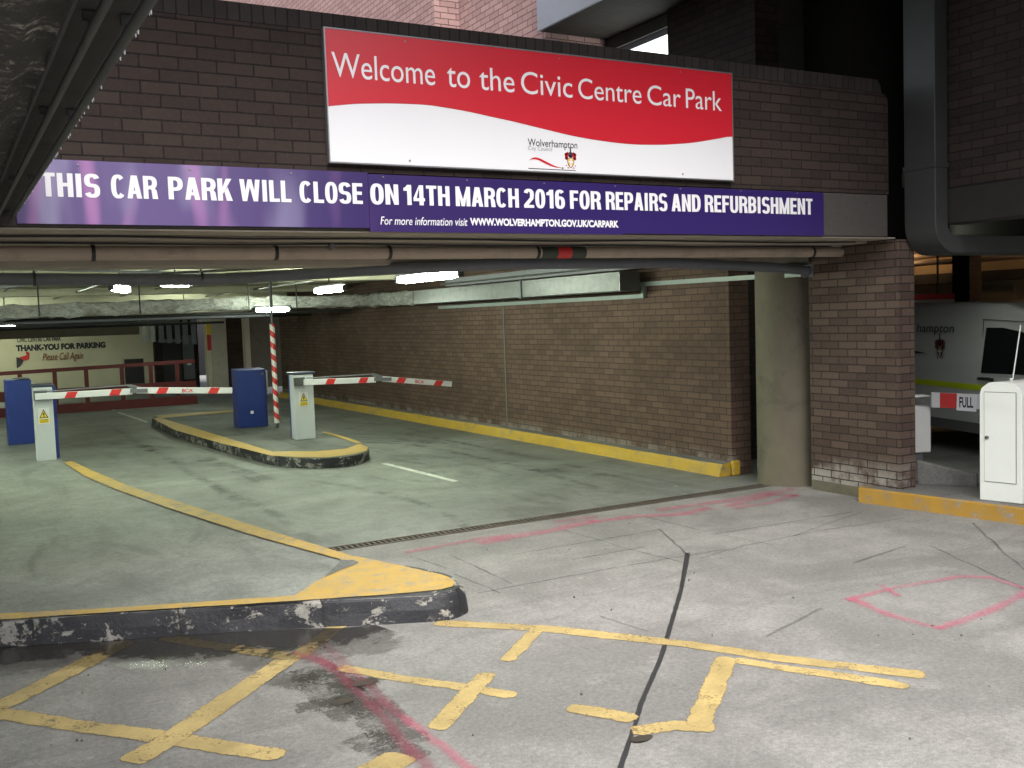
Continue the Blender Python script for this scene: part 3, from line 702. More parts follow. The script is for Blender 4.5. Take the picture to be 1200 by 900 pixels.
# fallen leaves
for i, (px, s, lab) in enumerate((([(1.783,4.831)][0], .075, 'dark dead leaf flat on the concrete beside the broken yellow cross'), ([(1.609,4.644)][0], .06, 'brown dead leaf lying on the oily red-sprayed concrete'), ([(2.543,3.482)][0], .05, 'small dark leaf at the end of the black slab joint'))):
    lf = MB(); n = 9
    ring = [(px[0]+s*math.cos(2*math.pi*k/n)*(1+.25*random.random()), px[1]+s*.5*math.sin(2*math.pi*k/n)*(1+.4*random.random()), .003+.006*random.random()) for k in range(n)]
    cpt = (px[0], px[1], .006)
    for k in range(n): lf.face([cpt, ring[k], ring[(k+1) % n]])
    lf.face([(a, b, .0021) for a, b, c in ring][::-1])
    tag(lf.build('dead_leaf', M['leaf']), lab, 'leaf', 'dead leaves on the concrete')
random.seed(21)
gr = MB()
for i in range(55):
    x, y_ = random.uniform(.2, 7), random.uniform(2.6, 7.2); s = random.uniform(.002,.007)
    gr.hexa([(x+s*math.cos(a)*random.uniform(.6,1.2), y_+s*math.sin(a)*random.uniform(.6,1.2)) for a in (0,1.2,2.5,3.8,5.1)], .0, s*.9+.004)
tag(gr.build('grit', plain('grit', (.09,.085,.08), .9)), 'scattered dark grit on the concrete', 'grit', kind='stuff')

# ================================================================== ENTRANCE FASCIA
FY = 6.30
fw = thing('entrance_fascia', 'brown brick fascia wall over a concrete beam above the car park entrance', 'wall', (4, FY, 2.43))
# brick face with a rounded top corner at the right end
prof = [(-9,2.815),(7.47,2.815),(7.47,3.62)] + [(7.47-.08+.08*math.cos(a), 3.62+.08*math.sin(a)) for a in (math.radians(q) for q in (20,40,60,80,90))] + [(-9,3.70)]
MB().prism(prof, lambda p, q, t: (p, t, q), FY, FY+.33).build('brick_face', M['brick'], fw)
cp = [(-9,3.702),(7.385,3.702),(7.37,3.77),(7.33,3.812),(-9,3.812)]
MB().prism(cp, lambda p, q, t: (p, t, q), FY-.004, FY+.34).build('coping', M['coping'], fw)
MB().box(-9, 7.46, FY+.004, FY+.95, 2.44, 2.81).build('concrete_beam', M['beam'], fw, bevel=.008)
rb = MB()
for k, (y0, y1, z) in enumerate(((FY+.02, FY+.30, 2.425), (FY+.34, FY+.60, 2.41), (FY+.64, FY+.90, 2.40))):
    rb.box(-9, 7.58, y0, y1, z, 2.438)
rb.build('soffit_rib', M['beam_paint'], fw, bevel=.006)

# welcome sign
sg = thing('welcome_sign', 'large red and white welcome sign fixed on the brown brick fascia', 'sign', (3.93, FY-.03, 3.28))
def sgn(px): return px
SX0, SX1, SZ0, SZ1 = 2.25, 5.615, 2.87, 3.705
MB().box(SX0, SX1, FY-.045, FY-.005, SZ0, SZ1).build('board', [M['sign_white']], sg, bevel=.003)
fr = MB(); e = .008
fr.box(SX0-e, SX0-.0005, FY-.047, FY-.004, SZ0-e, SZ1+e); fr.box(SX1+.0005, SX1+e, FY-.047, FY-.004, SZ0-e, SZ1+e)
fr.box(SX0-.0005, SX1+.0005, FY-.047, FY-.004, SZ1+.0005, SZ1+e); fr.box(SX0-.0005, SX1+.0005, FY-.047, FY-.004, SZ0-e, SZ0-.0005)
fr.build('frame', M['alu'], sg)
wave = [(2.242,3.216),(2.409,3.242),(2.515,3.253),(2.664,3.265),(2.804,3.271),(2.940,3.274),(3.098,3.265),(3.260,3.250),(3.424,3.229),(3.593,3.208),(3.850,3.170),(4.124,3.132),(4.402,3.110),(4.635,3.103),(4.900,3.114),(5.065,3.129),(5.209,3.146),(5.407,3.180),(5.575,3.213)]
wave = [(min(max(x, SX0+.002), SX1-.002), z) for x, z in smooth(wave)]
wave[0] = (SX0+.002, wave[0][1]); wave[-1] = (SX1-.002, wave[-1][1])
MB().prism(wave+[(SX1-.002, SZ1-.002), (SX0+.002, SZ1-.002)], lambda p, q, t: (p, t, q), FY-.0475, FY-.0452).build('red_field', M['red'], sg)
ex, ez = (1,0,0), (0,0,1)
a, b = [(2.290,3.547),(2.312,3.394)], [(5.496,3.400),(5.501,3.566)]
WT = [('Welcome',389,510),('to',524,551),('the',562,603),('Civic',611,671),('Centre',678,752),('Car',759,798),('Park',804,846)]
WX = dict(zip((389,510,524,551,562,603,611,671,678,752,759,798,804,846), [p[0] for p in [(2.287,3.467),(3.009,3.463),(3.098,3.459),(3.272,3.457),(3.344,3.457),(3.621,3.456),(3.675,3.449),(4.103,3.446),(4.154,3.444),(4.721,3.443),(4.777,3.441),(5.096,3.438),(5.146,3.435),(5.506,3.434)]]))
for wd, x0, x1 in WT:
    asc = {'Welcome': .155, 'to': .130, 'the': .155, 'Civic': .155, 'Centre': .148, 'Car': .148, 'Park': .150}[wd]
    lettering(wd, M['sign_white'], sg, (WX[x0], FY-.0485, 3.405), ex, ez, WX[x1]-WX[x0], asc, bold=.0)
a = [(3.715,3.040),(4.132,3.033),(3.913,3.014),(3.717,3.096),(3.718,2.936),(3.988,2.899),(4.071,2.969),(4.114,2.928)]
o = lettering('Wolverhampton', M['ink'], sg, (a[0][0], FY-.0465, a[0][1]-.012), ex, ez, a[1][0]-a[0][0], .068, bold=.006)
o = lettering('City Council', plain('grey_ink', (.22,.22,.25), .5), sg, (a[0][0]+.002, FY-.0465, a[2][1]-.008), ex, ez, a[2][0]-a[0][0], .038)
sw = [(0,.6),(.1,.86),(.2,.95),(.32,.88),(.5,.6),(.7,.28),(.85,.1),(1,.02),(.8,.03),(.62,.18),(.45,.42),(.3,.66),(.18,.74),(.08,.72)]
W_ = a[5][0]-a[4][0]
mb = MB(); mb.face([(a[4][0]+x*W_*1.05, FY-.0465, a[3][1]-.196+z*.07) for x, z in smooth(sw+[sw[0]], 4)[:-1]][::-1], 0)
mb.face([(a[4][0]-.005+x, FY-.0465, a[3][1]-.212+z) for x, z in ((0,0),(.40,0),(.40,.005),(0,.005))], 1); mb.build('swoosh', [M['red'], M['ink']], sg)
crest(sg, lambda x, y, l: (a[6][0]+x, FY-.0462-.0006*l, a[6][1]+y), .052, [M['red'], M['ink'], M['sign_white'], M['gold']])
for x in (SX0+.55, SX0+1.75, SX0+2.85):
    for z in (SZ0+.03, SZ1-.03): MB().tube([(x, FY-.045, z), (x, FY-.051, z)], .006, 8).build('screw', M['alu'], sg)

# closure banner in three panels
bn = thing('closure_banner', 'long purple banner announcing the car park closure fixed along the beam', 'banner', (3.55, FY-.02, 2.62))
bx = [x for x, z in [(0.425,2.604),(2.511,2.606),(4.543,2.654),(6.642,2.631)]]
for k, (x0, x1, z0, z1) in enumerate(((bx[0], bx[1]-.002, 2.455, 2.815), (bx[1], bx[2]-.001, 2.432, 2.806), (bx[2], bx[3], 2.440, 2.803))):
    MB().box(x0, x1, FY-.018-.001*(k % 2), FY-.003, z0, z1).build('panel', M['banner'], bn)
BW = [('THIS',48,117),('CAR',130,184),('PARK',197,272),('WILL',281,341),('CLOSE',351,425),('ON',434,467),('14TH',473,527),('MARCH',534,608),('2016',614,662),('FOR',668,704),('REPAIRS',710,782),('AND',787,821),('REFURBISHMENT',826,952)]
def lerp(a, b, t): return a+(b-a)*t
BX = [p[0] for p in [(0.558,2.673),(0.866,2.679),(0.926,2.678),(1.182,2.679),(1.245,2.676),(1.622,2.667),(1.668,2.666),(1.990,2.668),(2.045,2.664),(2.467,2.660),(2.521,2.661),(2.720,2.655),(2.757,2.656),(3.097,2.654),(3.143,2.652),(3.641,2.650),(3.683,2.651),(4.027,2.647),(4.071,2.648),(4.342,2.648),(4.388,2.649),(4.963,2.650),(5.005,2.651),(5.293,2.651),(5.336,2.652),(6.507,2.670)]]
for i, (wd, x0, x1) in enumerate(BW):
    xa, xb = BX[2*i], BX[2*i+1]; zb = lerp(2.607, 2.618, (xa-.5)/6.)
    block_word(wd, M['sign_white'], bn, xa, zb, FY-.0205, xb-xa, .133)
a = [(2.584,2.474),(3.227,2.471),(3.246,2.471),(4.499,2.481)]
lettering('For more information visit', M['sign_white'], bn, (a[0][0], FY-.0205, 2.478), ex, ez, a[1][0]-a[0][0], .054, bold=.004, shear=.2)
lettering('WWW.WOLVERHAMPTON.GOV.UK/CARPARK', M['sign_white'], bn, (a[2][0], FY-.0205, 2.482), ex, ez, a[3][0]-a[2][0], .052, bold=.045)
for x in [bx[0]+.33+.62*i for i in range(10)]: MB().tube([(x, FY-.019, 2.79), (x, FY-.024, 2.79)], .006, 8).build('screw', M['alu'], bn)

# ================================================================== PIER, COLUMN, LANE WALL, BEAM
pr1 = thing('brick_pier', 'freestanding brown brick pier beside the yellow kerb, right of the entrance', 'pillar', (7.7, 6.85, 0))
MB().hexa([(7.6,6.31),(7.815,6.31),(7.815,7.40),(7.6,7.40)], -.01, 2.42).build('brickwork', M['brick_pier'], pr1, bevel=.006)
MB().hexa([(7.585,6.64),(7.599,6.64),(7.599,7.38),(7.585,7.38)], -.01, .10).build('cement_skirt', M['conc_col'], pr1, bevel=.004)
cl = thing('concrete_column', 'round mottled concrete column between lane wall and brick pier', 'column', (7.74, 7.86, 0))
MB().tube([(7.74,7.86,-.02),(7.74,7.86,.06),(7.74,7.86,2.286)], [.335,.318,.312], 40).build('shaft', M['conc_col'], cl, smooth=True)
MB().box(-9, 7.98, 7.62, 7.99, 2.288, 2.62).build('head_beam', M['beam_paint'], None, bevel=.01)
tag(bpy.data.objects['head_beam'], 'beige painted concrete beam resting on the round column', 'beam')
lw = thing('lane_wall', 'long brown brick wall along the exit lane with yellow kerb', 'wall', (7.7, 16, 0))
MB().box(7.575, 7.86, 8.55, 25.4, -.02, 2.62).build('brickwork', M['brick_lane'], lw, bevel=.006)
MB().box(7.567, 7.5745, 13.62, 13.66, .12, 2.3).build('movement_joint', M['seam'], lw)

# ================================================================== CAR PARK INTERIOR
ce = MB(); ce.box(-14, 7.86, 7.3, 40, 2.64, 2.95); struct(ce.build('ceiling', M['ceiling']))
for k, yy in enumerate((11.2, 15.2, 20.4, 24.6, 28.8)):
    o = MB().box(-14, 7.57, yy, yy+.32, 2.50 if k < 3 else 2.2, 2.638).build('ceiling_beam', M['ceiling'], None, bevel=.01)
    tag(o, 'painted concrete downstand beam under the car park ceiling', 'beam', 'ceiling beams inside the car park')
# left side and far walls
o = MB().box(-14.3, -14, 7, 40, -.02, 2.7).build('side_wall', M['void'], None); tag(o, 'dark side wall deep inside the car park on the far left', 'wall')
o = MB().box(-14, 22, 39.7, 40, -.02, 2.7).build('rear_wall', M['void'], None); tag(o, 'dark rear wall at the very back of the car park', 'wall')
bw = thing('writing_wall', 'cream painted back wall with thank-you writing behind the red railing', 'wall', (2, 31.2, 0))
MB().box(-10, 5.5, 31.2, 31.45, -.02, 2.2).build('wall_face', M['cream_wall'], bw)
a = [(1.872,1.334),(4.193,1.273),(1.887,1.569),(2.522,1.040),(3.585,1.010),(1.911,1.615),(3.037,1.592),(1.865,0.862),(2.125,1.274)]
lettering('THANK-YOU FOR PARKING', M['ink'], bw, (a[0][0], 31.19, a[0][1]), ex, ez, a[1][0]-a[0][0], .175, bold=.06)
lettering('Please Call Again', M['brown_ink'], bw, (a[3][0], 31.19, a[3][1]-.06), ex, ez, a[4][0]-a[3][0], .27, bold=.012, shear=.3)
lettering('CIVIC CENTRE CAR PARK', M['ink'], bw, (a[5][0], 31.19, a[5][1]-.03), ex, ez, a[6][0]-a[5][0], .13, bold=.02)
X, Z = a[7][0], a[7][1]
mb = MB(); mb.face([(X,31.19,Z),(X+.12,31.19,Z+.1),(X+.2,31.19,Z+.25),(X+.05,31.19,Z+.3),(X,31.19,Z+.32)], 0)
mb.face([(X+.05,31.188,Z+.3),(X+.22,31.188,Z+.2),(X+.32,31.188,Z+.25),(X+.34,31.188,Z+.42),(X+.24,31.188,Z+.48),(X+.26,31.188,Z+.36)], 1); mb.build('emblem', [M['ink'], M['red_stripe']], bw)
a = [(4.677,0.383),(5.207,0.977)]
MB().box(a[0][0], a[1][0], 31.185, 31.199, .25, a[1][1]).build('doorway', M['void'], bw)
MB().box(a[0][0]-.06, a[0][0]-.002, 31.18, 31.199, .2, a[1][1]+.06).build('doorway_post', M['cream'], bw)
o = MB().box(-10, 4.65, 28.2, 28.5, 1.70, 2.198).build('bulkhead', M['conc_col'], None); tag(o, 'grey bulkhead hanging from the ceiling above the thank-you writing', 'bulkhead')
st = thing('strip_curtain', 'row of grey hanging plastic strips right of the grey bulkhead', 'curtain', (5, 28.0, 1.9))
for k in range(7):
    x = 4.68+.21*k
    MB().box(x, x+.13, 28.0+.03*(k % 2), 28.03+.03*(k % 2), 1.50-.02*k, 2.19).build('strip', M['galv'] if k < 2 else M['pipe_grey'], st)
# lift lobby block to the right of the cream wall
lb = thing('lobby_block', 'dark brown lobby block with doors right of the cream back wall', 'lobby', (6.2, 31, 0))
MB().box(5.505, 6.75, 31.0, 33, -.02, 2.2).build('wall', M['brick_dark'], lb)
MB().box(5.72, 6.25, 30.97, 30.998, 0, 1.55).build('door', M['void'], lb)
MB().box(5.62, 6.4, 30.93, 30.998, 1.42, 1.5).build('lintel', M['pipe_grey'], lb)
MB().box(6.3, 6.62, 30.96, 30.998, .3, 1.6).build('panel', M['pipe_grey'], lb)
MB().box(6.40, 6.52, 30.945, 30.959, .72, .84).build('notice', M['paper'], lb)
fp = thing('square_pillar', 'cream square pillar with a warning strip at the back of the lane', 'pillar', (7.05, 30, 0))
a = [(6.813,2.032),(7.302,2.016)]
MB().box(a[0][0]+.1, a[1][0]+.06, 30, 30.35, -.02, 2.2).build('shaft', M['cream'], fp, bevel=.01)
MB().box(a[0][0]-.02, a[0][0]+.098, 30.02, 30.33, -.02, 2.2).build('corner_guard', M['cream_wall'], fp)
mb = MB(); mb.box(a[0][0]-.02, a[0][0]+.1, 30.0, 30.018, 1.3, 1.9, 0); mb.box(a[0][0]-.018, a[0][0]+.098, 29.99, 29.999, 1.15, 1.6, 1); mb.build('warning_strip', [M['yellow_sticker'], M['red_stripe']], fp)
o = MB().box(7.34, 9.4, 30.6, 30.9, -.02, 2.6).build('end_wall', M['brick_lane'], None); tag(o, 'brown wall between the two cream pillars at the back', 'wall')
a = [(7.819,1.994),(7.968,1.990),(8.294,1.979)]
o = MB().box(a[0][0], a[1][0], 29.7, 30.0, -.02, 2.6).build('square_pillar', M['cream'], None); tag(o, 'slim cream pillar right of the wide cream pillar', 'pillar')
o = MB().box(a[1][0]+.003, 12, 29.9, 30.1, -.02, 2.6).build('end_wall', M['conc_col'], None); tag(o, 'grey-green wall right of the slim cream pillar', 'wall')

# red guard rail
rl = thing('guard_rail', 'red painted guard railing in front of the cream back wall', 'railing', (3, 25, 0))
ra, rbb = [(1.151,0.964),(5.343,1.029),(1.125,0.532),(5.315,0.517)], None
def rz(x, i): return lerp(ra[i][1], ra[i+1][1], (x-ra[i][0])/(ra[i+1][0]-ra[i][0]))
MB().bar([(-6, 25, rz(-6,0)), (ra[1][0], 25, rz(ra[1][0],0))], .06, .085).build('top_rail', M['red_rail'], rl)
MB().box(-6, ra[1][0], 24.97, 25.03, .34, .56).build('lower_rail', M['red_rail'], rl)
MB().box(-6, ra[1][0], 24.9, 25.1, -.01, .2).build('plinth', M['red_rail'], rl)
for x, z in [(0.816,0.946),(1.538,0.903),(2.248,0.862),(2.908,0.823),(3.681,0.777),(4.325,0.739),(4.927,0.704)]: MB().box(x-.045, x+.045, 24.98, 25.02, .2, rz(x,0)-.04).build('post', M['red_rail'], rl)

# --- services under the ceiling
pp = thing('service_pipe', 'long beige pipe with a red band under the entrance beam', 'pipe', (4, 6.98, 2.345))
PY, PZ = 6.98, 2.342
def pz(x): return lerp(2.338, 2.352, x/7.6)
MB().tube([(-9, PY, pz(-9)), (7.598, PY, pz(7.6))], .047, 18).build('pipe_run', M['pipe_beige'], pp, smooth=True)
a = [x for x, z in [(4.224,2.329),(4.376,2.329),(4.506,2.329),(4.647,2.329)]]
for x0, x1, m in ((a[0],a[1],'dg'), (a[1],a[2],'red_stripe'), (a[2],a[3],'dg')):
    mt = M['red_stripe'] if m == 'red_stripe' else plain('dark_green_band', (.035,.045,.03), .5)
    MB().tube([(x0, PY, pz(x0)), (x1-.002, PY, pz(x1))], .0486, 18).build('band', mt, pp, smooth=True)
for x in [q[0] for q in [(0.896,2.330),(2.079,2.329),(2.924,2.329),(4.192,2.329),(7.211,2.328)]]:
    MB().tube([(x-.012, PY, pz(x)), (x+.012, PY, pz(x))], .053, 18).tube([(x, PY, pz(x)+.05), (x, PY, 2.43)], .008, 6).build('pipe_clamp', M['black'], pp)
x = [(2.463,2.365)][0][0]; MB().tube([(x, PY-.02, pz(x)+.03), (x, PY-.10, pz(x)+.04)], .02, 12).build('outlet', M['pipe_grey'], pp)
cb = MB()
for k, (zz, yy) in enumerate(((2.423, FY+.315), (2.408, FY+.62))):
    cb.tube([(-3+ .8*i, yy+.006*math.sin(i*1.7+k), zz-.006-.012*(.5+.5*math.sin(i*2.3+k))) for i in range(14)], .007, 6)
tag(cb.build('black_cable', M['black'], None), 'thin black cables clipped along the ribbed beam soffit', 'cable')
gp = thing('grey_pipe', 'dark grey pipe bending across under the entrance ceiling', 'pipe', (3, 8.4, 2.2))
q = [(-1.570,2.289),(0.439,2.259),(1.922,2.234)]+[(2.343,2.243)]
path = [(x, 8.6, z) for x, z in q[:3]] + [(q[3][0], 8.45, q[3][1])]
for yv, pt in ((8.05, [(2.946,2.262)]), (7.56, [(3.271,2.260)]), (7.5, [(4.261,2.289)]), (7.48, [(5.975,2.284)]), (7.42, [(7.081,2.238)]), (7.40, [(7.574,2.199)])): path.append((pt[0][0], yv, pt[0][1]))
MB().tube(path, .048, 14).build('pipe_run', M['pipe_grey'], gp, smooth=True)
x, z = [(7.609,2.195)][0]; MB().box(x-.02, x+.0, 7.33, 7.47, z-.06, z+.06).box(x+.001, 7.598, 7.35, 7.45, z-.045, z+.045).build('trunking_end', M['pipe_grey'], gp, bevel=.004)
for x, z in [(0.673,2.256),(1.930,2.248)]: MB().tube([(x-.01, 8.6, z), (x+.01, 8.6, z)], .055, 14).tube([(x, 8.6, z+.05), (x, 8.6, 2.64)], .008, 6).build('hanger', M['black'], gp)

# silver lagged duct: along the lane wall, then across
dz0, dz1 = 2.10, 2.33
lg = thing('lagged_duct', 'crumpled silver foil lagged duct hanging below the car park ceiling', 'duct', (5, 18.8, 2.2))
def crumple(mb, path, w, h, nseg=60, amp=.03, seed=0):
    P = [Vector(p) for p in path]; L = [0]
    for a, b in zip(P, P[1:]): L.append(L[-1]+(b-a).length)
    rings = []
    for k in range(nseg+1):
        s = L[-1]*k/nseg; i = max(j for j in range(len(P)-1) if L[j] <= s+1e-6)
        t = (s-L[i])/(L[i+1]-L[i]); p = P[i]+(P[i+1]-P[i])*t
        s0, s1 = max(0, s-.3), min(L[-1], s+.3)
        def at(s):
            i = max(j for j in range(len(P)-1) if L[j] <= s+1e-6); return P[i]+(P[i+1]-P[i])*(s-L[i])/(L[i+1]-L[i])
        d = (at(s1)-at(s0)).normalized(); n = Vector((d.y, -d.x, 0)).normalized()
        ring = []; m = 20
        for q in range(m):
            an = 2*math.pi*q/m; c, sn = math.cos(an), math.sin(an); e = .35
            x = math.copysign(abs(c)**e, c)*w/2; z = math.copysign(abs(sn)**e, sn)*h/2
            jj = mnoise.noise(Vector((s*2.6, an*1.3, seed)))*amp+mnoise.noise(Vector((s*8, an*3, seed)))*amp*.5
            v = p+n*(x+c*jj); ring.append((v.x, v.y, v.z+z+sn*jj))
        rings.append(ring)
    for a, b in zip(rings, rings[1:]):
        for q in range(len(a)): mb.face([a[q], a[(q+1) % len(a)], b[(q+1) % len(a)], b[q]])
    mb.face(rings[0][::-1]); mb.face(rings[-1]); return mb
import bmesh
def weld(o, d=1e-4):
    bm = bmesh.new(); bm.from_mesh(o.data); bmesh.ops.remove_doubles(bm, verts=bm.verts, dist=d); bmesh.ops.recalc_face_normals(bm, faces=bm.faces)
    bm.to_mesh(o.data); bm.free(); return o
o = crumple(MB(), [(7.25,16.0,2.215),(7.25,18.2,2.235),(6.9,18.75,2.245),(6.2,18.9,2.25),(5.0,18.85,2.25),(2.2,18.85,2.205),(.9,18.85,2.18),(.4,18.7,2.23),(-2,18.6,2.25),(-4,18.6,2.25)], .34, .215, 260, .05).build('lagged_run', M['foil'], lg, smooth=True); weld(o); o.data.polygons.foreach_set('use_smooth', [True]*len(o.data.polygons))
for y0, y1 in ((9.95,12.28),(12.32,16.0)): MB().box(7.12, 7.42, y0, y1, 2.10, 2.335).build('metal_section', M['galv'], lg, bevel=.006)
MB().box(7.10, 7.44, 12.281, 12.319, 2.085, 2.35).build('flange', M['pipe_grey'], lg)
for x in (1.5, 3.1, 5.0, 5.9): MB().tube([(x, 18.6, 2.11), (x, 18.6, 2.64)], .012, 6).build('hanger', M['black'], lg)
dt = thing('cable_trunking', 'dark trunking running beside the silver duct above the lane wall', 'trunking', (7, 12, 2.35))
a = [(14.461,2.355),(8.912,2.344)]
MB().box(7.0, 7.14, 8.5, 14.46, 2.345, 2.46).build('trunking_run', M['pipe_grey'], dt)
MB().tube([(6.985, 8.5, 2.385), (6.985, 14.6, 2.385)], .012, 8).build('conduit', M['galv'], dt)
tr = thing('cable_tray', 'grey-green stepped cable tray on the lane wall below the duct', 'cable tray', (7.5, 11, 2.1))
MB().bar([(7.54, 15.85, 2.035), (7.54, 10.06, 2.035), (7.54, 10.02, 2.035)], .05, .05).bar([(7.54, 10.04, 2.0605), (7.54, 10.04, 2.155)], .05, .05).bar([(7.54, 10.08, 2.18), (7.54, 9.9, 2.18), (7.54, 7.42, 2.165)], .05, .05).build('tray_run', M['tray'], tr)
# black pipework further back
bp_ = thing('black_pipework', 'bundle of thin dark pipes under the ceiling at the back', 'pipe', (2, 22, 2))
for k, (yy, zz, x1) in enumerate(((22.0, 2.03, 7.3), (22.3, 1.97, 4.5), (23.0, 1.93, 5.6), (19.4, 2.02, 5.6), (19.5, 2.075, 7.3))):
    MB().tube([(-8, yy, zz-.02), (x1, yy, zz)], .028, 10).build('pipe_run', M['black'] if k % 2 == 0 else M['pipe_grey'], bp_, smooth=True)
for k, (p0, p1) in enumerate((((.55, 9.0, 2.36), (3.4, 13.5, 2.52)), ((1.2, 12.0, 2.42), (4.8, 10.4, 2.5)), ((.3, 14.0, 2.36), (2.4, 11.3, 2.5)))):
    o = MB().tube([p0, p1], .013, 8).build('conduit', M['pipe_grey'] if k != 1 else M['galv'], None); tag(o, ['thin dark conduit slanting across the lit ceiling on the left', 'pale thin conduit slanting across the ceiling towards the big lamp', 'short dark conduit slanting near the left end of the foil duct'][k], 'conduit')

for k, (x, z, m, lab) in enumerate(((1.1, 2.60, 'pipe_grey', 'thin grey conduit running back along the ceiling near its left end'), (2.3, 2.57, 'galv', 'pale metal conduit running back along the ceiling above the left strip lights'), (3.7, 2.6, 'cream', 'cream conduit running back along the ceiling left of the largest lamp'), (5.6, 2.56, 'galv', 'pale metal conduit running back along the ceiling right of the largest lamp'))):
    t = thing('ceiling_conduit', lab, 'conduit', (x, 14, z), 'conduits along the car park ceiling')
    MB().tube([(x, 8.2, z), (x, 28, z)], .02 if k % 2 else .014, 8).build('pipe_run', M[m], t, smooth=True)
    for yy in (9.5, 12.5, 17.5): MB().box(x-.03, x+.03, yy, yy+.03, z+.016, 2.639).build('clip', M['black'], t)
# --- fluorescent lamps
def lamp(label, p, L, ang, drop):
    t = thing('strip_light', label, 'light', p, 'fluorescent lamps under the car park ceiling', ang)
    MB().tube([(-L/2,0,0),(-L/2+.03,0,0),(-L*.38,0,0),(L*.38,0,0),(L/2-.03,0,0),(L/2,0,0)], [.012,.03,.042,.042,.03,.012], 14).build('diffuser', M['tube'], t, smooth=True, local=True)
    MB().box(-L/2-.03, L/2+.03, -.028, .028, .05, .075).build('housing', M['pipe_grey'], t, local=True)
    MB().box(-L/2-.05, -L/2-.002, -.03, .03, -.03, .045).build('end_cap', M['black'], t, local=True)
    MB().box(L/2+.002, L/2+.05, -.03, .03, -.03, .045).build('end_cap', M['black'], t, local=True)
    MB().tube([(0,0,.07),(0,0,drop)], .012, 6).build('hanger', M['black'], t, local=True)
    return t
H = math.pi/2
lamp('largest and nearest bright strip light, below the word MARCH on the banner', (4.86, 10.5, 2.315), 1.55, H+.02, .30)
lamp('strip light high on the left above the foil duct', (2.80, 14.0, 2.425), .42, .12, .21)
lamp('strip light between the striped pole and the largest lamp', (4.93, 14.0, 2.31), 1.2, H, .32)
lamp('strip light just over the top of the striped pole', (5.27, 18.05, 2.105), .62, 0, .5)
lamp('pale strip light half hidden by its dark bracket on the far left', (1.95, 13.0, 2.335), .9, H-.35, .29)
lamp('tiny far lamp right of the strip curtain', (4.88, 23.6, 2.085), .45, 0, .5)
lamp('tiny far lamp at the left edge above the bulkhead', (1.25, 23.6, 2.0), .35, 0, .6)
lamp('unseen strip light added in the service bay to brighten the parked van', (9.25, 7.25, 2.62), .24, 0, .2)  # lamp hidden from view, added only to light the van side
# further unseen rows of the same fittings for the interior light, to the left and deeper in
for k, (x, y_) in enumerate(((-1.6,11.5), (-4.5,11.5), (-1.6,15.5), (-4.5,16.0), (-7.5,14), (.8,29.4))):
    lamp('unseen strip light of the rows further inside the car park', (x, y_, 2.42 if y_ < 20 else 2.36), 1.5, H, .2)

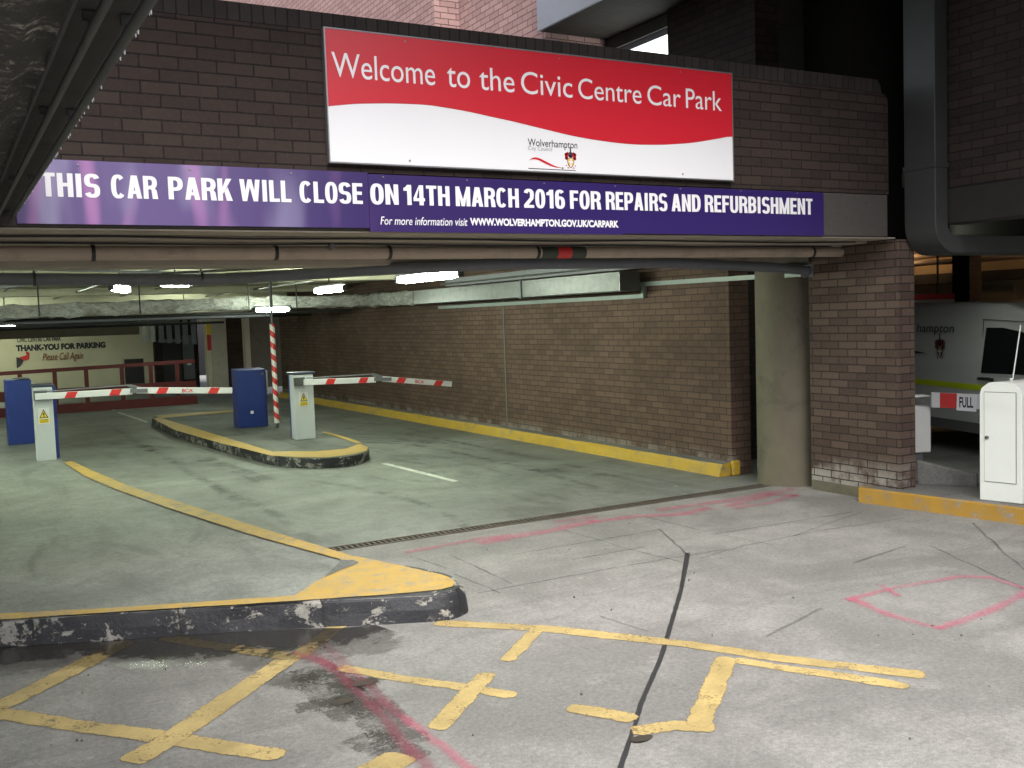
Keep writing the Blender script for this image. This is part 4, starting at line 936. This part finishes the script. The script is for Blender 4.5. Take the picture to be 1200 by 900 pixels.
# ================================================================== BARRIERS, TICKET MACHINES, POLE
def barrier(label, x0, x1, yf, zb, h, arm):
    t = thing('parking_barrier', label, 'barrier', ((x0+x1)/2, yf+.15, zb), 'car park barriers with folding arms')
    w = x1-x0
    MB().box(x0, x1, yf, yf+.2, zb, zb+h-.03).build('casing', M['lgrey'], t, bevel=.008)
    MB().box(x0+.02, x1+.06, yf+.205, yf+.33, zb, zb+h-.035).build('rear_door', M['blue'], t, bevel=.008)
    MB().hexa([(x0-.01,yf-.01),(x1+.03,yf-.01),(x1+.03,yf+.335),(x0-.01,yf+.335)], zb+h-.028, zb+h+.008).build('lid', M['dcap'], t, bevel=.01)
    sx = x0+w*.47; s = .068; sz = zb+.60
    MB().box(sx-s, sx+s, yf-.006, yf-.001, sz-.11, sz+.10).build('warning_sticker', M['sign_white'], t)
    st = [c for c in t.children if c.name.startswith('warning_sticker')][0]
    mb = MB(); mb.face([(sx-s*.82, yf-.0075, sz-.035), (sx+s*.82, yf-.0075, sz-.035), (sx, yf-.0075, sz+.085)], 0)
    mb.face([(sx-s*.6, yf-.0085, sz-.024), (sx+s*.6, yf-.0085, sz-.024), (sx, yf-.0085, sz+.062)], 1)
    mb.face([(sx-.008, yf-.0095, sz+.0), (sx+.008, yf-.0095, sz+.0), (sx+.011, yf-.0095, sz+.036), (sx-.011, yf-.0095, sz+.036)], 0); mb.face([(sx-.008, yf-.0095, sz-.017), (sx+.008, yf-.0095, sz-.017), (sx+.008, yf-.0095, sz-.006), (sx-.008, yf-.0095, sz-.006)], 0)
    mb.face([(sx-s*.9, yf-.0075, sz-.1), (sx+s*.9, yf-.0075, sz-.1), (sx+s*.9, yf-.0075, sz-.045), (sx-s*.9, yf-.0075, sz-.045)], 1)
    for q in range(3): mb.face([(sx-s*.7, yf-.0085, sz-.092+.016*q), (sx+s*.7, yf-.0085, sz-.092+.016*q), (sx+s*.7, yf-.0085, sz-.086+.016*q), (sx-s*.7, yf-.0085, sz-.086+.016*q)], 0)
    mb.build('warning_symbol', [M['ink'], M['yellow_sticker']], st)
    A, B, C2, D = [Vector((q[0], yf-.07, q[1])) for q in arm]
    hh = .042
    def seg(p, q, y0=0):
        d = (q-p).normalized(); n = Vector((-d.z, 0, d.x)); return d, n
    am = MB().prism([(0,-1),(1,-1),(1,1),(0,1)], lambda u, v, tt: tuple(A+(B-A)*u+seg(A,B)[1]*hh*v+Vector((0,tt,0))), -.02, .02).build('inner_arm', M['sign_white'], t, bevel=.004)
    am2 = MB().prism([(0,-1),(1,-1),(1,1),(0,1)], lambda u, v, tt: tuple(C2+(D-C2)*u+seg(C2,D)[1]*hh*v+Vector((0,tt,0))), -.02, .02).build('outer_arm', M['sign_white'], t, bevel=.004)
    def stripes(par, P, Q, fr):
        d, n = seg(P, Q); L = (Q-P).length
        for f in fr:
            c = P+d*L*f; mb = MB()
            mb.face([tuple(c+d*(-.085)+n*(-hh*.96)+Vector((0,-.0215,0))), tuple(c+d*.045+n*(-hh*.96)+Vector((0,-.0215,0))), tuple(c+d*.085+n*hh*.96+Vector((0,-.0215,0))), tuple(c+d*(-.045)+n*hh*.96+Vector((0,-.0215,0)))])
            mb.build('red_stripe', M['red_stripe'], par)
        return d, n
    stripes(am, A, B, (.36, .82)); d, n = stripes(am2, C2, D, (.26, .80))
    o_ = C2+(D-C2)*.46-n*.024+Vector((0,-.0218,0)); lettering('BCA', M['red_stripe'], am2, o_, d, n, .15, .048, bold=.02)
    # hinge bracket between the two halves, and the stay wire over the first half
    MB().bar([tuple(B-Vector((.03,0,-.01))), tuple((B+C2)/2), tuple(C2+Vector((.14,0,-.01)))], .06, .055).build('hinge', M['pipe_grey'], t)
    MB().bar([tuple(B+Vector((-.05,0,.085))), tuple(B+Vector((.12,0,.03)))], .02, .045).tube([tuple(A+Vector((.05,.0,.06))), tuple(B+Vector((-.02,0,.085)))], .010, 6).build('stay', M['pipe_grey'], t)
    MB().box(x0+.0, x0+.16, yf-.05, yf-.001, A.z-.05, A.z+.075).build('arm_mount', M['galv'], t, bevel=.004)
    return t
arm1 = [(1.058,1.011),(2.261,1.003),(2.317,1.011),(3.609,0.926)]
arm2 = [(4.633,0.982),(5.755,0.952),(5.866,0.958),(7.033,0.806)]
barrier('left parking barrier with its arm lowered across the entry lane', 1.045, 1.275, 14.62, .155, 1.0, arm1)
barrier('right parking barrier on the middle island, arm lowered towards the brick wall', 4.50, 4.80, 14.52, .135, .985, arm2)

def machine(label, x0, x1, y0, zb, h, sticker):
    t = thing('ticket_machine', label, 'ticket machine', ((x0+x1)/2, y0+.17, zb), 'blue ticket machines beside the lanes')
    MB().hexa([(x0,y0),(x1,y0),(x1,y0+.36),(x0,y0+.36)], zb, [zb+h, zb+h, zb+h+.02, zb+h+.02]).build('casing', M['blue'], t, bevel=.012)
    MB().box(x1+.002, x1+.035, y0+.03, y0+.3, zb+h*.55, zb+h-.03).build('reader_panel', M['lgrey'], t)
    if sticker:
        MB().box(x0+.20, x0+.25, y0-.005, y0-.001, zb+.23, zb+.28).build('sticker', M['paper'], t)
        MB().box(x1-.08, x1-.04, y0-.005, y0-.001, zb+h-.1, zb+h-.06).build('lock', M['galv'], t)
    else: MB().box(x0+.1, x0+.3, y0+.05, y0+.2, zb+h+.02, zb+h+.035).build('top_light', M['galv'], t)
    return t
machine('blue ticket machine standing behind the left parking barrier', .84, 1.20, 17.05, .155, .975, False)
machine('blue ticket machine on the middle island beside the striped pole', 4.28, 4.77, 16.9, .135, .965, True)
pl = thing('striped_pole', 'red and white striped pole standing on the middle island', 'pole', (4.80, 16.5, .135))
MB().tube([(0,0,.0),(0,0,.08)], .028, 12).build('foot', M['galv'], pl, local=True)
MB().tube([(0,0,.0801),(0,0,1.72)], .042, 18).build('striped_sleeve', M['spiral'], pl, smooth=True, local=True)
MB().tube([(0,0,1.7205),(0,0,2.5)], .02, 10).build('rod', M['pipe_grey'], pl, local=True)
b_ = thing('bollard', 'white bollard just peeping in at the left edge of the raised footway', 'bollard', (.165, 7.80, .155))
MB().tube([(0,0,0),(0,0,.02),(0,0,.1),(0,0,.85),(0,0,.9)], [.085,.1,.1,.075,.05], 20).build('post', M['white'], b_, smooth=True, local=True)

# ================================================================== LEFT CANOPY (close overhead)
M['canopy'] = plain('dark_soffit', (.045,.042,.037), .9, var=.35, scale=5, bump=.3, dirt=.5)  # very dark concrete tone with random blotches
cn = thing('concrete_canopy', 'rough dark concrete slab overhead at the upper left', 'canopy', (-2, 3, 2.5))
MB().box(-6, .42, .9, FY-.02, 2.53, 2.95).build('slab', M['canopy'], cn, bevel=.01)
lag = MB(); nx, ny = 46, 110
def lz(x, y):
    n = mnoise.noise(Vector((x*4, y*4, 1)))*.02+mnoise.noise(Vector((x*13, y*13, 3)))*.014+abs(mnoise.noise(Vector((x*2.2, y*2.6, 5))))*.03
    return 2.485-n-(.03 if x < .2 else 0)
gx_ = [-1.4+(.262+1.4)*i/nx for i in range(nx+1)]; gy_ = [.6+(FY-.65)*j/ny for j in range(ny+1)]
for i in range(nx):
    for j in range(ny):
        lag.face([(gx_[i],gy_[j],lz(gx_[i],gy_[j])), (gx_[i],gy_[j+1],lz(gx_[i],gy_[j+1])), (gx_[i+1],gy_[j+1],lz(gx_[i+1],gy_[j+1])), (gx_[i+1],gy_[j],lz(gx_[i+1],gy_[j]))])
def flaky():
    t = NT('flaking_soffit'); c = t.mix(t.ramp(t.noise(16, 8, .8, dist=.1), .53, .64), (.045,.042,.036), (.36,.34,.29))
    t.base(t.mix(t.ramp(t.noise(2.2, 5, .7), .4, .65), c, (.03,.028,.026))); t.rough(.9); t.bump(t.noise(40, 6, .75), .8, .02); return t.mat
o = lag.build('flaking_render', flaky(), cn, smooth=True); weld(o)
MB().tube([(.262,.95,2.465),(.262,FY-.05,2.465)], .006, 6).build('steel_strip', M['void'], cn)
cp_ = thing('conduit_pair', 'pair of grey conduits clipped under the edge of the overhead slab', 'conduit', (.36, 3, 2.48))
for x, r in ((.330,.010),(.404,.012)): MB().tube([(x,.95,2.492),(x,3.3,2.492),(x,3.31,2.492),(x,FY-.03,2.492)], r, 12).build('conduit', M['conduit_dark'], cp_, smooth=True)
for yy in (1.6, 2.35, 3.4, 4.9):
    MB().box(.312,.348,yy,yy+.02,2.505,2.527).build('saddle', M['conduit_dark'], cp_)
    MB().box(.388,.418,yy,yy+.02,2.505,2.527).build('saddle', M['conduit_dark'], cp_)
random.seed(9)
dp = MB()
for i in range(60):
    yy = random.uniform(1.2,6.0); x = .413; s = random.uniform(.001,.003); dp.tube([(x,yy,2.486),(x+.001,yy,2.480-s)], [s,s*.5], 6)
dp.build('lime_drip', M['sign_white'], cp_)

# ================================================================== UPPER BUILDING, RIGHT
ub = thing('upper_building', 'dark brick building overhanging the entrance with a white panel band and lit window', 'building', (8, 8, 2.95))
MB().box(6.03, 6.06, 7.3, 9.86, 5.0, 6.3).build('white_panel', M['panel_white'], ub)
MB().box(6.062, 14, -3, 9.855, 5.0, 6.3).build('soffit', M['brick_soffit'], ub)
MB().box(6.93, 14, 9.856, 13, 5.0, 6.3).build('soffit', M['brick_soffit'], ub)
MB().box(6.9, 7.2, 7.35, 8.66, 2.96, 4.995).build('brick_pier', M['brick_dark'], ub)
MB().box(6.95, 7.15, 8.661, 12.8, 4.86, 4.995).build('window_head', M['duct_paint'], ub)
MB().box(6.95, 7.15, 8.661, 12.8, 2.96, 3.8).build('window_sill', M['brick_dark'], ub)
wd = MB().box(7.0, 7.06, 8.661, 12.8, 3.8, 3.87).box(7.0, 7.06, 8.661, 12.8, 4.80, 4.86).box(7.0,7.06,9.9,9.97,3.87,4.80).build('window_frame', M['panel_white'], ub)
MB().box(7.02, 7.04, 8.661, 12.8, 3.872, 4.799).build('pane', M['window_lit'], wd)
MB().box(7.2, 13, 9.4, 9.6, 2.96, 4.995).build('recess_wall', M['pit'], ub)  # recess faces take the near-black that stands in for shade
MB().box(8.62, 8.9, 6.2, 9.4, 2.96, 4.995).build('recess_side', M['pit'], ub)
# right-hand wall and its beam, over the service entrance
MB().box(7.86, 8.1, -3, 6.06, 2.84, 4.995).build('side_wall', M['brick_dark'], ub)
MB().box(7.85, 8.15, -3, 6.06, 2.53, 2.837).build('side_beam', M['side_beam'], ub, bevel=.01)
MB().box(8.152, 19, -3, 14, 2.95, 3.1).build('service_ceiling', M['conc_soffit'], ub)
MB().box(7.48, 8.6, 6.72, 7.3, 2.45, 4.99).build('shade_infill', M['pit'], ub)  # block added to fill the gap with painted darkness and hide light behind
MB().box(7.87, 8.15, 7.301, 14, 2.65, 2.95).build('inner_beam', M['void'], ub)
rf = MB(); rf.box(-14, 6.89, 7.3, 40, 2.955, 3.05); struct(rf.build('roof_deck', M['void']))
# unseen deck over the forecourt, added and sized to shade the fascia
brg = thing('shade_deck', 'unseen concrete deck in front of the fascia, added to shade it', 'deck', (0, 5, 4.6))
MB().box(-12, 6.02, 5.0, 6.9, 4.6, 6.3).build('deck', M['conc_soffit'], brg)
MB().box(-12, 6.02, 6.905, 7.5, 5.3, 6.3).build('rear_shade_deck', M['conc_soffit'], brg)  # extra piece of deck, added to darken the recess behind
o = MB().box(-20, 30, -22, -21.5, -.02, 8).build('sky_blocker', M['brick'], None); tag(o, 'unseen brick building behind the viewer, added to block low sky', 'building')  # out of view; put there to keep low sky light off the fascia
# pink brick building behind
pb = thing('pink_building', 'pale pink brick building rising behind the fascia into daylight', 'building', (5.9, 12, 3))
MB().box(5.8, 12, 12.0, 30, 3.055, 16).build('wall', M['brick_pink'], pb)
MB().box(6.15, 12, 9.87, 11.995, 3.055, 16).build('set_back_wall', M['brick_pink'], pb)

# rectangular duct dropping beside the fascia, elbow to the right
vd = thing('square_duct', 'dark rectangular duct dropping down the right wall and bending right', 'duct', (7.75, 5.9, 3.3))
DX, DT, DW, DY = 7.655, .165, .33, 5.955
cs = [(DX, 5.0)]; R2 = .27
# outline in XZ: left side down, outer bend, along to the right, back with the inner bend
zc = 2.27
o1 = [(DX,4.99),(DX,zc+R2)] + [(DX+R2-R2*math.cos(a), zc+R2-R2*math.sin(a)) for a in [math.radians(q) for q in range(10,91,10)]] + [(9.6, zc)]
ri = .10; xi, zi = DX+DT, zc+.165
o2 = [(9.6, zi)] + [(xi+ri-ri*math.sin(a), zi+ri-ri*math.cos(a)) for a in [math.radians(q) for q in range(0,91,15)]] + [(xi, 4.99)]
MB().prism((o1+o2)[::-1], lambda p, q, t: (p, t, q), DY, DY+DW).build('duct_run', M['duct_paint'], vd, bevel=.008)
MB().box(DX-.008, DX+DT+.008, DY-.008, DY+DW+.008, 3.02, 3.06).build('joint_flange', M['duct_paint'], vd)

# ================================================================== SERVICE ENTRANCE ON THE RIGHT
cab = thing('control_cabinet', 'white metal control cabinet with rounded top standing on the kerbed pavement', 'cabinet', (7.95, 5.35, .14))
cp1 = [(5.23,.137),(5.57,.137),(5.57,1.05),(5.555,1.10),(5.50,1.145),(5.43,1.155),(5.37,1.155),(5.30,1.145),(5.245,1.10),(5.23,1.05)]
MB().prism(cp1, lambda p, q, t: (t+(p-5.4)*-.22, p, q), 7.745, 8.30).build('casing', M['cabinet'], cab, bevel=.006)
def cf(y_, z, o): return (7.745-.22*(y_-5.4)-o, y_, z)
dq = MB(); dq.face([cf(5.53,.30,.004), cf(5.27,.30,.004), cf(5.27,1.07,.004), cf(5.53,1.07,.004)], 0); dr_ = dq.build('door_seam', M['seam'], cab)
MB().prism([(5.525,.305),(5.275,.305),(5.275,1.065),(5.525,1.065)], lambda p, q, t: cf(p, q, t), .0045, .009).build('door', M['cabinet'], cab)
dd = [c for c in cab.children if c.name.startswith('door') and 'seam' not in c.name][0]
MB().tube([cf(5.50,.68,.008), cf(5.50,.68,.026)], .014, 12).build('handle', M['galv'], dd)
MB().tube([(7.93,5.42,1.15),(7.95,5.425,1.17),(8.02,5.40,1.62)], .005, 6).tube([(7.92,5.42,1.15),(7.92,5.42,1.175)], .012, 8).build('aerial', M['cabinet'], cab)
blk = MB().hexa([(7.96,6.42),(8.24,5.98),(8.34,6.04),(8.06,6.48)], .13, [.36,.25,.24,.35]).build('concrete_block', M['pavement'], None, bevel=.012); tag(blk, 'broken pale concrete kerb block behind the brick pier', 'block')
# second barrier in front of the van
wb = thing('parking_barrier', 'white barrier box behind the brick pier with a FULL notice on its red arm', 'barrier', (9.25, 7.4, 0))
MB().hexa([(8.95,7.46),(9.29,7.30),(9.36,7.46),(9.02,7.62)], .22, .84).build('casing', M['white'], wb, bevel=.015)
MB().hexa([(9.02,7.47),(9.24,7.37),(9.29,7.47),(9.07,7.57)], -.003, .22).build('plinth', M['pipe_grey'], wb)
A = Vector((9.22,7.25,.80)); D = Vector((9.98,6.83,.735)); hd = (D-A).normalized(); hn = Vector((0,0,1)); ou = Vector((-.47,-.88,0)).normalized()
aw = MB().prism([(0,-1),(1,-1),(1,1),(0,1)], lambda u, v, t: tuple(A+(D-A)*u+hn*.08*v+ou*t), 0, .03).build('arm', M['sign_white'], wb)
for f0, f1 in ((.10,.42),(.66,1.0)): MB().prism([(f0,-1),(f1,-1),(f1,1),(f0,1)], lambda u, v, t: tuple(A+(D-A)*u+hn*.0795*v+ou*t), .0305, .033).build('red_stripe', M['red_stripe'], aw)
pn = MB().prism([(.30,-1.25),(.545,-1.35),(.56,.95),(.31,1.0)], lambda u, v, t: tuple(A+(D-A)*u+hn*.08*v+ou*t), .034, .037).build('paper_notice', M['paper'], aw)
lettering('FULL', M['ink'], pn, tuple(A+(D-A)*.335+hn*-.07+ou*.0385), tuple(hd), (0,0,1), .15, .115, bold=.03)
MB().prism([(.92,-.3),(1.0,-.3),(1.0,.3),(.92,.3)], lambda u, v, t: tuple(A+(D-A)*u+hn*.08*v+ou*t), -.12, -.001).build('counterweight', M['black'], aw)
MB().bar([(9.12,7.42,.78), tuple(A+hd*.05)], .05, .08).build('arm_mount', M['galv'], wb)

# van
va = math.radians(18.1); VD = Vector((-math.sin(va), -math.cos(va), 0)); VN = Vector((VD.y, -VD.x, 0)); VP = Vector((10.78, 8.23, 0))
vn = thing('parked_van', 'pale grey council van with lime stripe parked behind the white cabinet', 'van', tuple(VP+VD*.1-VN*.85))
def vpt(s, z, w): return tuple(VP+VD*s-VN*w+Vector((0,0,z)))      # s forward, w into the van
body = [(-2.25,.32),(-2.28,.9),(-2.2,1.72),(-2.1,1.80),(-1.2,1.835),(.2,1.83),(.95,1.80),(1.25,1.72),(1.75,1.25),(1.95,1.08),(2.45,.98),(2.6,.75),(2.62,.4),(2.5,.3)]
mb = MB(); secs = ((.08,.965),(.0,1.0))
def inset(b, k, cz=.9): return [(s_*1.0 if False else s_, cz+(z-cz)*k) for s_, z in b]
# body side bows in towards the roof
def tumble(z): return .0 if z < 1.0 else .10*((z-1.0)/.83)**2
n = len(body); i0 = len(mb.v)
for side in (0, 1):
    mb.v += [vpt(s_, z, tumble(z) if side == 0 else 1.7-tumble(z)) for s_, z in body]
mb.f.append(tuple(range(n-1, -1, -1))); mb.m.append(0); mb.f.append(tuple(range(n, 2*n))); mb.m.append(0)
for k in range(n):
    j = (k+1) % n; mb.f.append((k, j, n+j, n+k)); mb.m.append(0)
def side_sheet(mb, poly, off, mi=0): mb.face([vpt(s_, z, tumble(z)-off) for s_, z in poly], mi)
# the flat side above is one n-gon; rows of quads give it the bow
mb2 = MB()
zs = [.32,.6,.9,1.0,1.15,1.3,1.45,1.6,1.7,1.8]
def xr(z):
    lo = -2.27 if z < 1.72 else -2.1; hi = 2.6 if z < .75 else 2.5-.2*(z-.75) if z < 1.0 else 1.95-(z-1.08)*1.18 if z < 1.25 else 1.75-(z-1.25)*1.064 if z < 1.72 else 1.0
    return lo, hi
mb.build('body', M['van'], vn, bevel=.05)
win = [(0.696,1.525),(0.647,0.997),(1.568,1.014),(1.568,1.364),(1.301,1.481),(0.977,1.526)]
w = MB(); w.prism(win, lambda p, q, t: vpt(p, q, tumble(q)+t), -.012, -.004); w.build('window', M['glass'], vn)
w = MB(); w.prism([(p-.02*(1 if i < 2 else -1), q+(.02 if i in (0,5) else -.02 if i in (1,2) else .02)) for i, (p, q) in enumerate(win)], lambda p, q, t: vpt(p, q, tumble(q)+t), -.004, -.001); w.build('window_seal', M['van'], vn)
w = MB()
for sx in (.585,): w.prism([(sx,.42),(sx+.008,.42),(sx+.03,1.62),(sx+.022,1.62)], lambda p, q, t: vpt(p, q, tumble(q)+t), -.003, .004)
w.prism([(.6,1.625),(1.3,1.595),(1.3,1.587),(.6,1.617)], lambda p, q, t: vpt(p, q, tumble(q)+t), -.003, .004); w.build('door_seam', M['seam'], vn)
w = MB(); w.prism([(-2.2,.795),(1.9,.785),(1.9,.85),(-2.2,.87)], lambda p, q, t: vpt(p, q, t), -.006, -.001); w.build('lime_stripe', M['lime'], vn)
w = MB(); w.prism([(-2.24,.28),(2.5,.28),(2.5,.40),(-2.24,.40)], lambda p, q, t: vpt(p, q, t), -.02, -.002); w.prism([(-1.1,.56),(1.2,.56),(1.2,.60),(-1.1,.60)], lambda p, q, t: vpt(p, q, t), -.02, -.002); w.build('side_trim', M['van_low'], vn)
hl = [(0.601,0.920),(0.873,0.920)]
MB().bar([vpt(.60,.925,-.012), vpt(.66,.935,-.035), vpt(.80,.935,-.035), vpt(.86,.925,-.012)], .03, .035).build('door_handle', M['black'], vn)
MB().tube([vpt(.62,.73,-.002), vpt(.62,.73,-.012)], .02, 12).build('lock', M['black'], vn)
up = (0,0,1)
t0, t1 = [(-0.655,1.442),(0.090,1.470)]
tx = lettering('hampton', M['ink'], vn, vpt(-.68,1.425,tumble(1.5)-.006), VD, up, .77, .145, bold=.002, shear=.15)
cxy = [(-0.151,1.278)][0]
crest(vn, lambda x, y_, l: vpt(cxy[0]+x, cxy[1]+y_, tumble(1.25)-.006-.001*l), .105, [plain('van_crest_red', (.16,.03,.03), .5), M['ink'], M['van'], plain('van_crest_brown', (.18,.09,.05), .5)])
w = MB(); w.face([vpt(s_, z, -.004) for s_, z in ((-1.1,1.24),(-.8,1.235),(-.4,1.195),(-.8,1.18),(-1.1,1.2))]); w.build('swoosh', M['ink'], vn)
MB().box(0,.001,0,.001,0,.001)
for s_ in (-1.45, 1.65):
    wh = MB().tube([vpt(s_,.31,.02), vpt(s_,.31,.22)], .31, 26).build('wheel', M['rubber'], vn); MB().tube([vpt(s_,.31,.012), vpt(s_,.31,.019)], .2, 20).build('hubcap', M['lgrey'], wh)
    MB().tube([vpt(s_,.31,1.48), vpt(s_,.31,1.68)], .31, 26).build('wheel', M['rubber'], vn)
# back wall of the service bay
sw_ = thing('service_bay_wall', 'ochre lit wall with a shutter beyond the van', 'wall', (17, 12, 0))
MB().box(16.6, 16.9, 2, 20, -.02, 2.95).build('wall_face', M['orange_wall'], sw_)
MB().box(16.3, 16.598, 2, 20, 2.18, 2.36).build('dark_band', M['void'], sw_)
MB().box(16.52, 16.598, 11.26, 12.05, 0, 2.09).build('shutter', M['shutter'], sw_)
MB().box(16.50, 16.598, 13.9, 15.2, 0, 2.05).build('shutter', M['shutter'], sw_)
o = MB().box(7.862, 9.4, 9.3, 9.45, -.02, 2.64).build('partition_wall', M['brick_dark'], None); tag(o, 'dark brick wall added behind the round column to block orange light', 'wall')  # added blocker: keeps sodium light from showing beside the column
MB().box(9.5, 9.7, -3, 9.2, 2.45, 2.949).build('inner_beam', M['pit'], ub)  # near-black beam added to mask the lit bay ceiling above the duct
pz_ = MB().box(14.5, 14.8, 10.65, 10.97, -.02, 2.95).build('dark_pillar', M['brick_dark'], None); tag(pz_, 'dark brick pillar standing in the service bay behind the van', 'pillar')
tb = MB()
for zz, yy in ((2.55,0),(2.68,.1)): tb.tube([(15.8+yy, 2, zz), (15.8+yy, 20, zz)], .05, 10)
tag(tb.build('service_pipe', M['pipe_beige'], None, smooth=True), 'pale pipes under the service bay ceiling above the van', 'pipe')
hb = thing('height_bar', 'red and white hanging bar over the van on a dark rod', 'height bar', (11.5, 9, 1.9))
import_y = None
hp = [(11.3,9.05),(11.75,8.75)]
MB().bar([(hp[0][0]-.25,hp[0][1]+.16,1.91),(hp[1][0]-.08,hp[1][1]+.05,1.91)], .03, .07).build('red_bar', M['red_stripe'], hb)
MB().bar([(hp[0][0]-.25,hp[0][1]+.16,1.855),(hp[1][0]-.08,hp[1][1]+.05,1.855)], .03, .035).build('white_bar', M['sign_white'], hb)
MB().tube([(11.5,8.92,1.94),(11.5,8.92,2.95)], .014, 8).build('rod', M['black'], hb)
o = MB().box(7.862, 16.6, 14, 14.2, -.02, 2.95).build('partition_wall', M['brick_dark'], None); tag(o, 'dark brick partition at the back of the service bay', 'wall')
for k, (x, y_) in enumerate(((15.7, 10.0), (15.7, 13.1))):
    t = thing('sodium_light', 'orange sodium lamp under the service bay ceiling beyond the van', 'light', (x, y_, 2.86), 'orange lamps in the service bay')
    MB().box(-.25,.25,-.08,.08,-.05,.0).build('diffuser', M['sodium'], t, local=True); MB().box(-.28,.28,-.1,.1,.001,.06).build('housing', M['pipe_grey'], t, local=True)
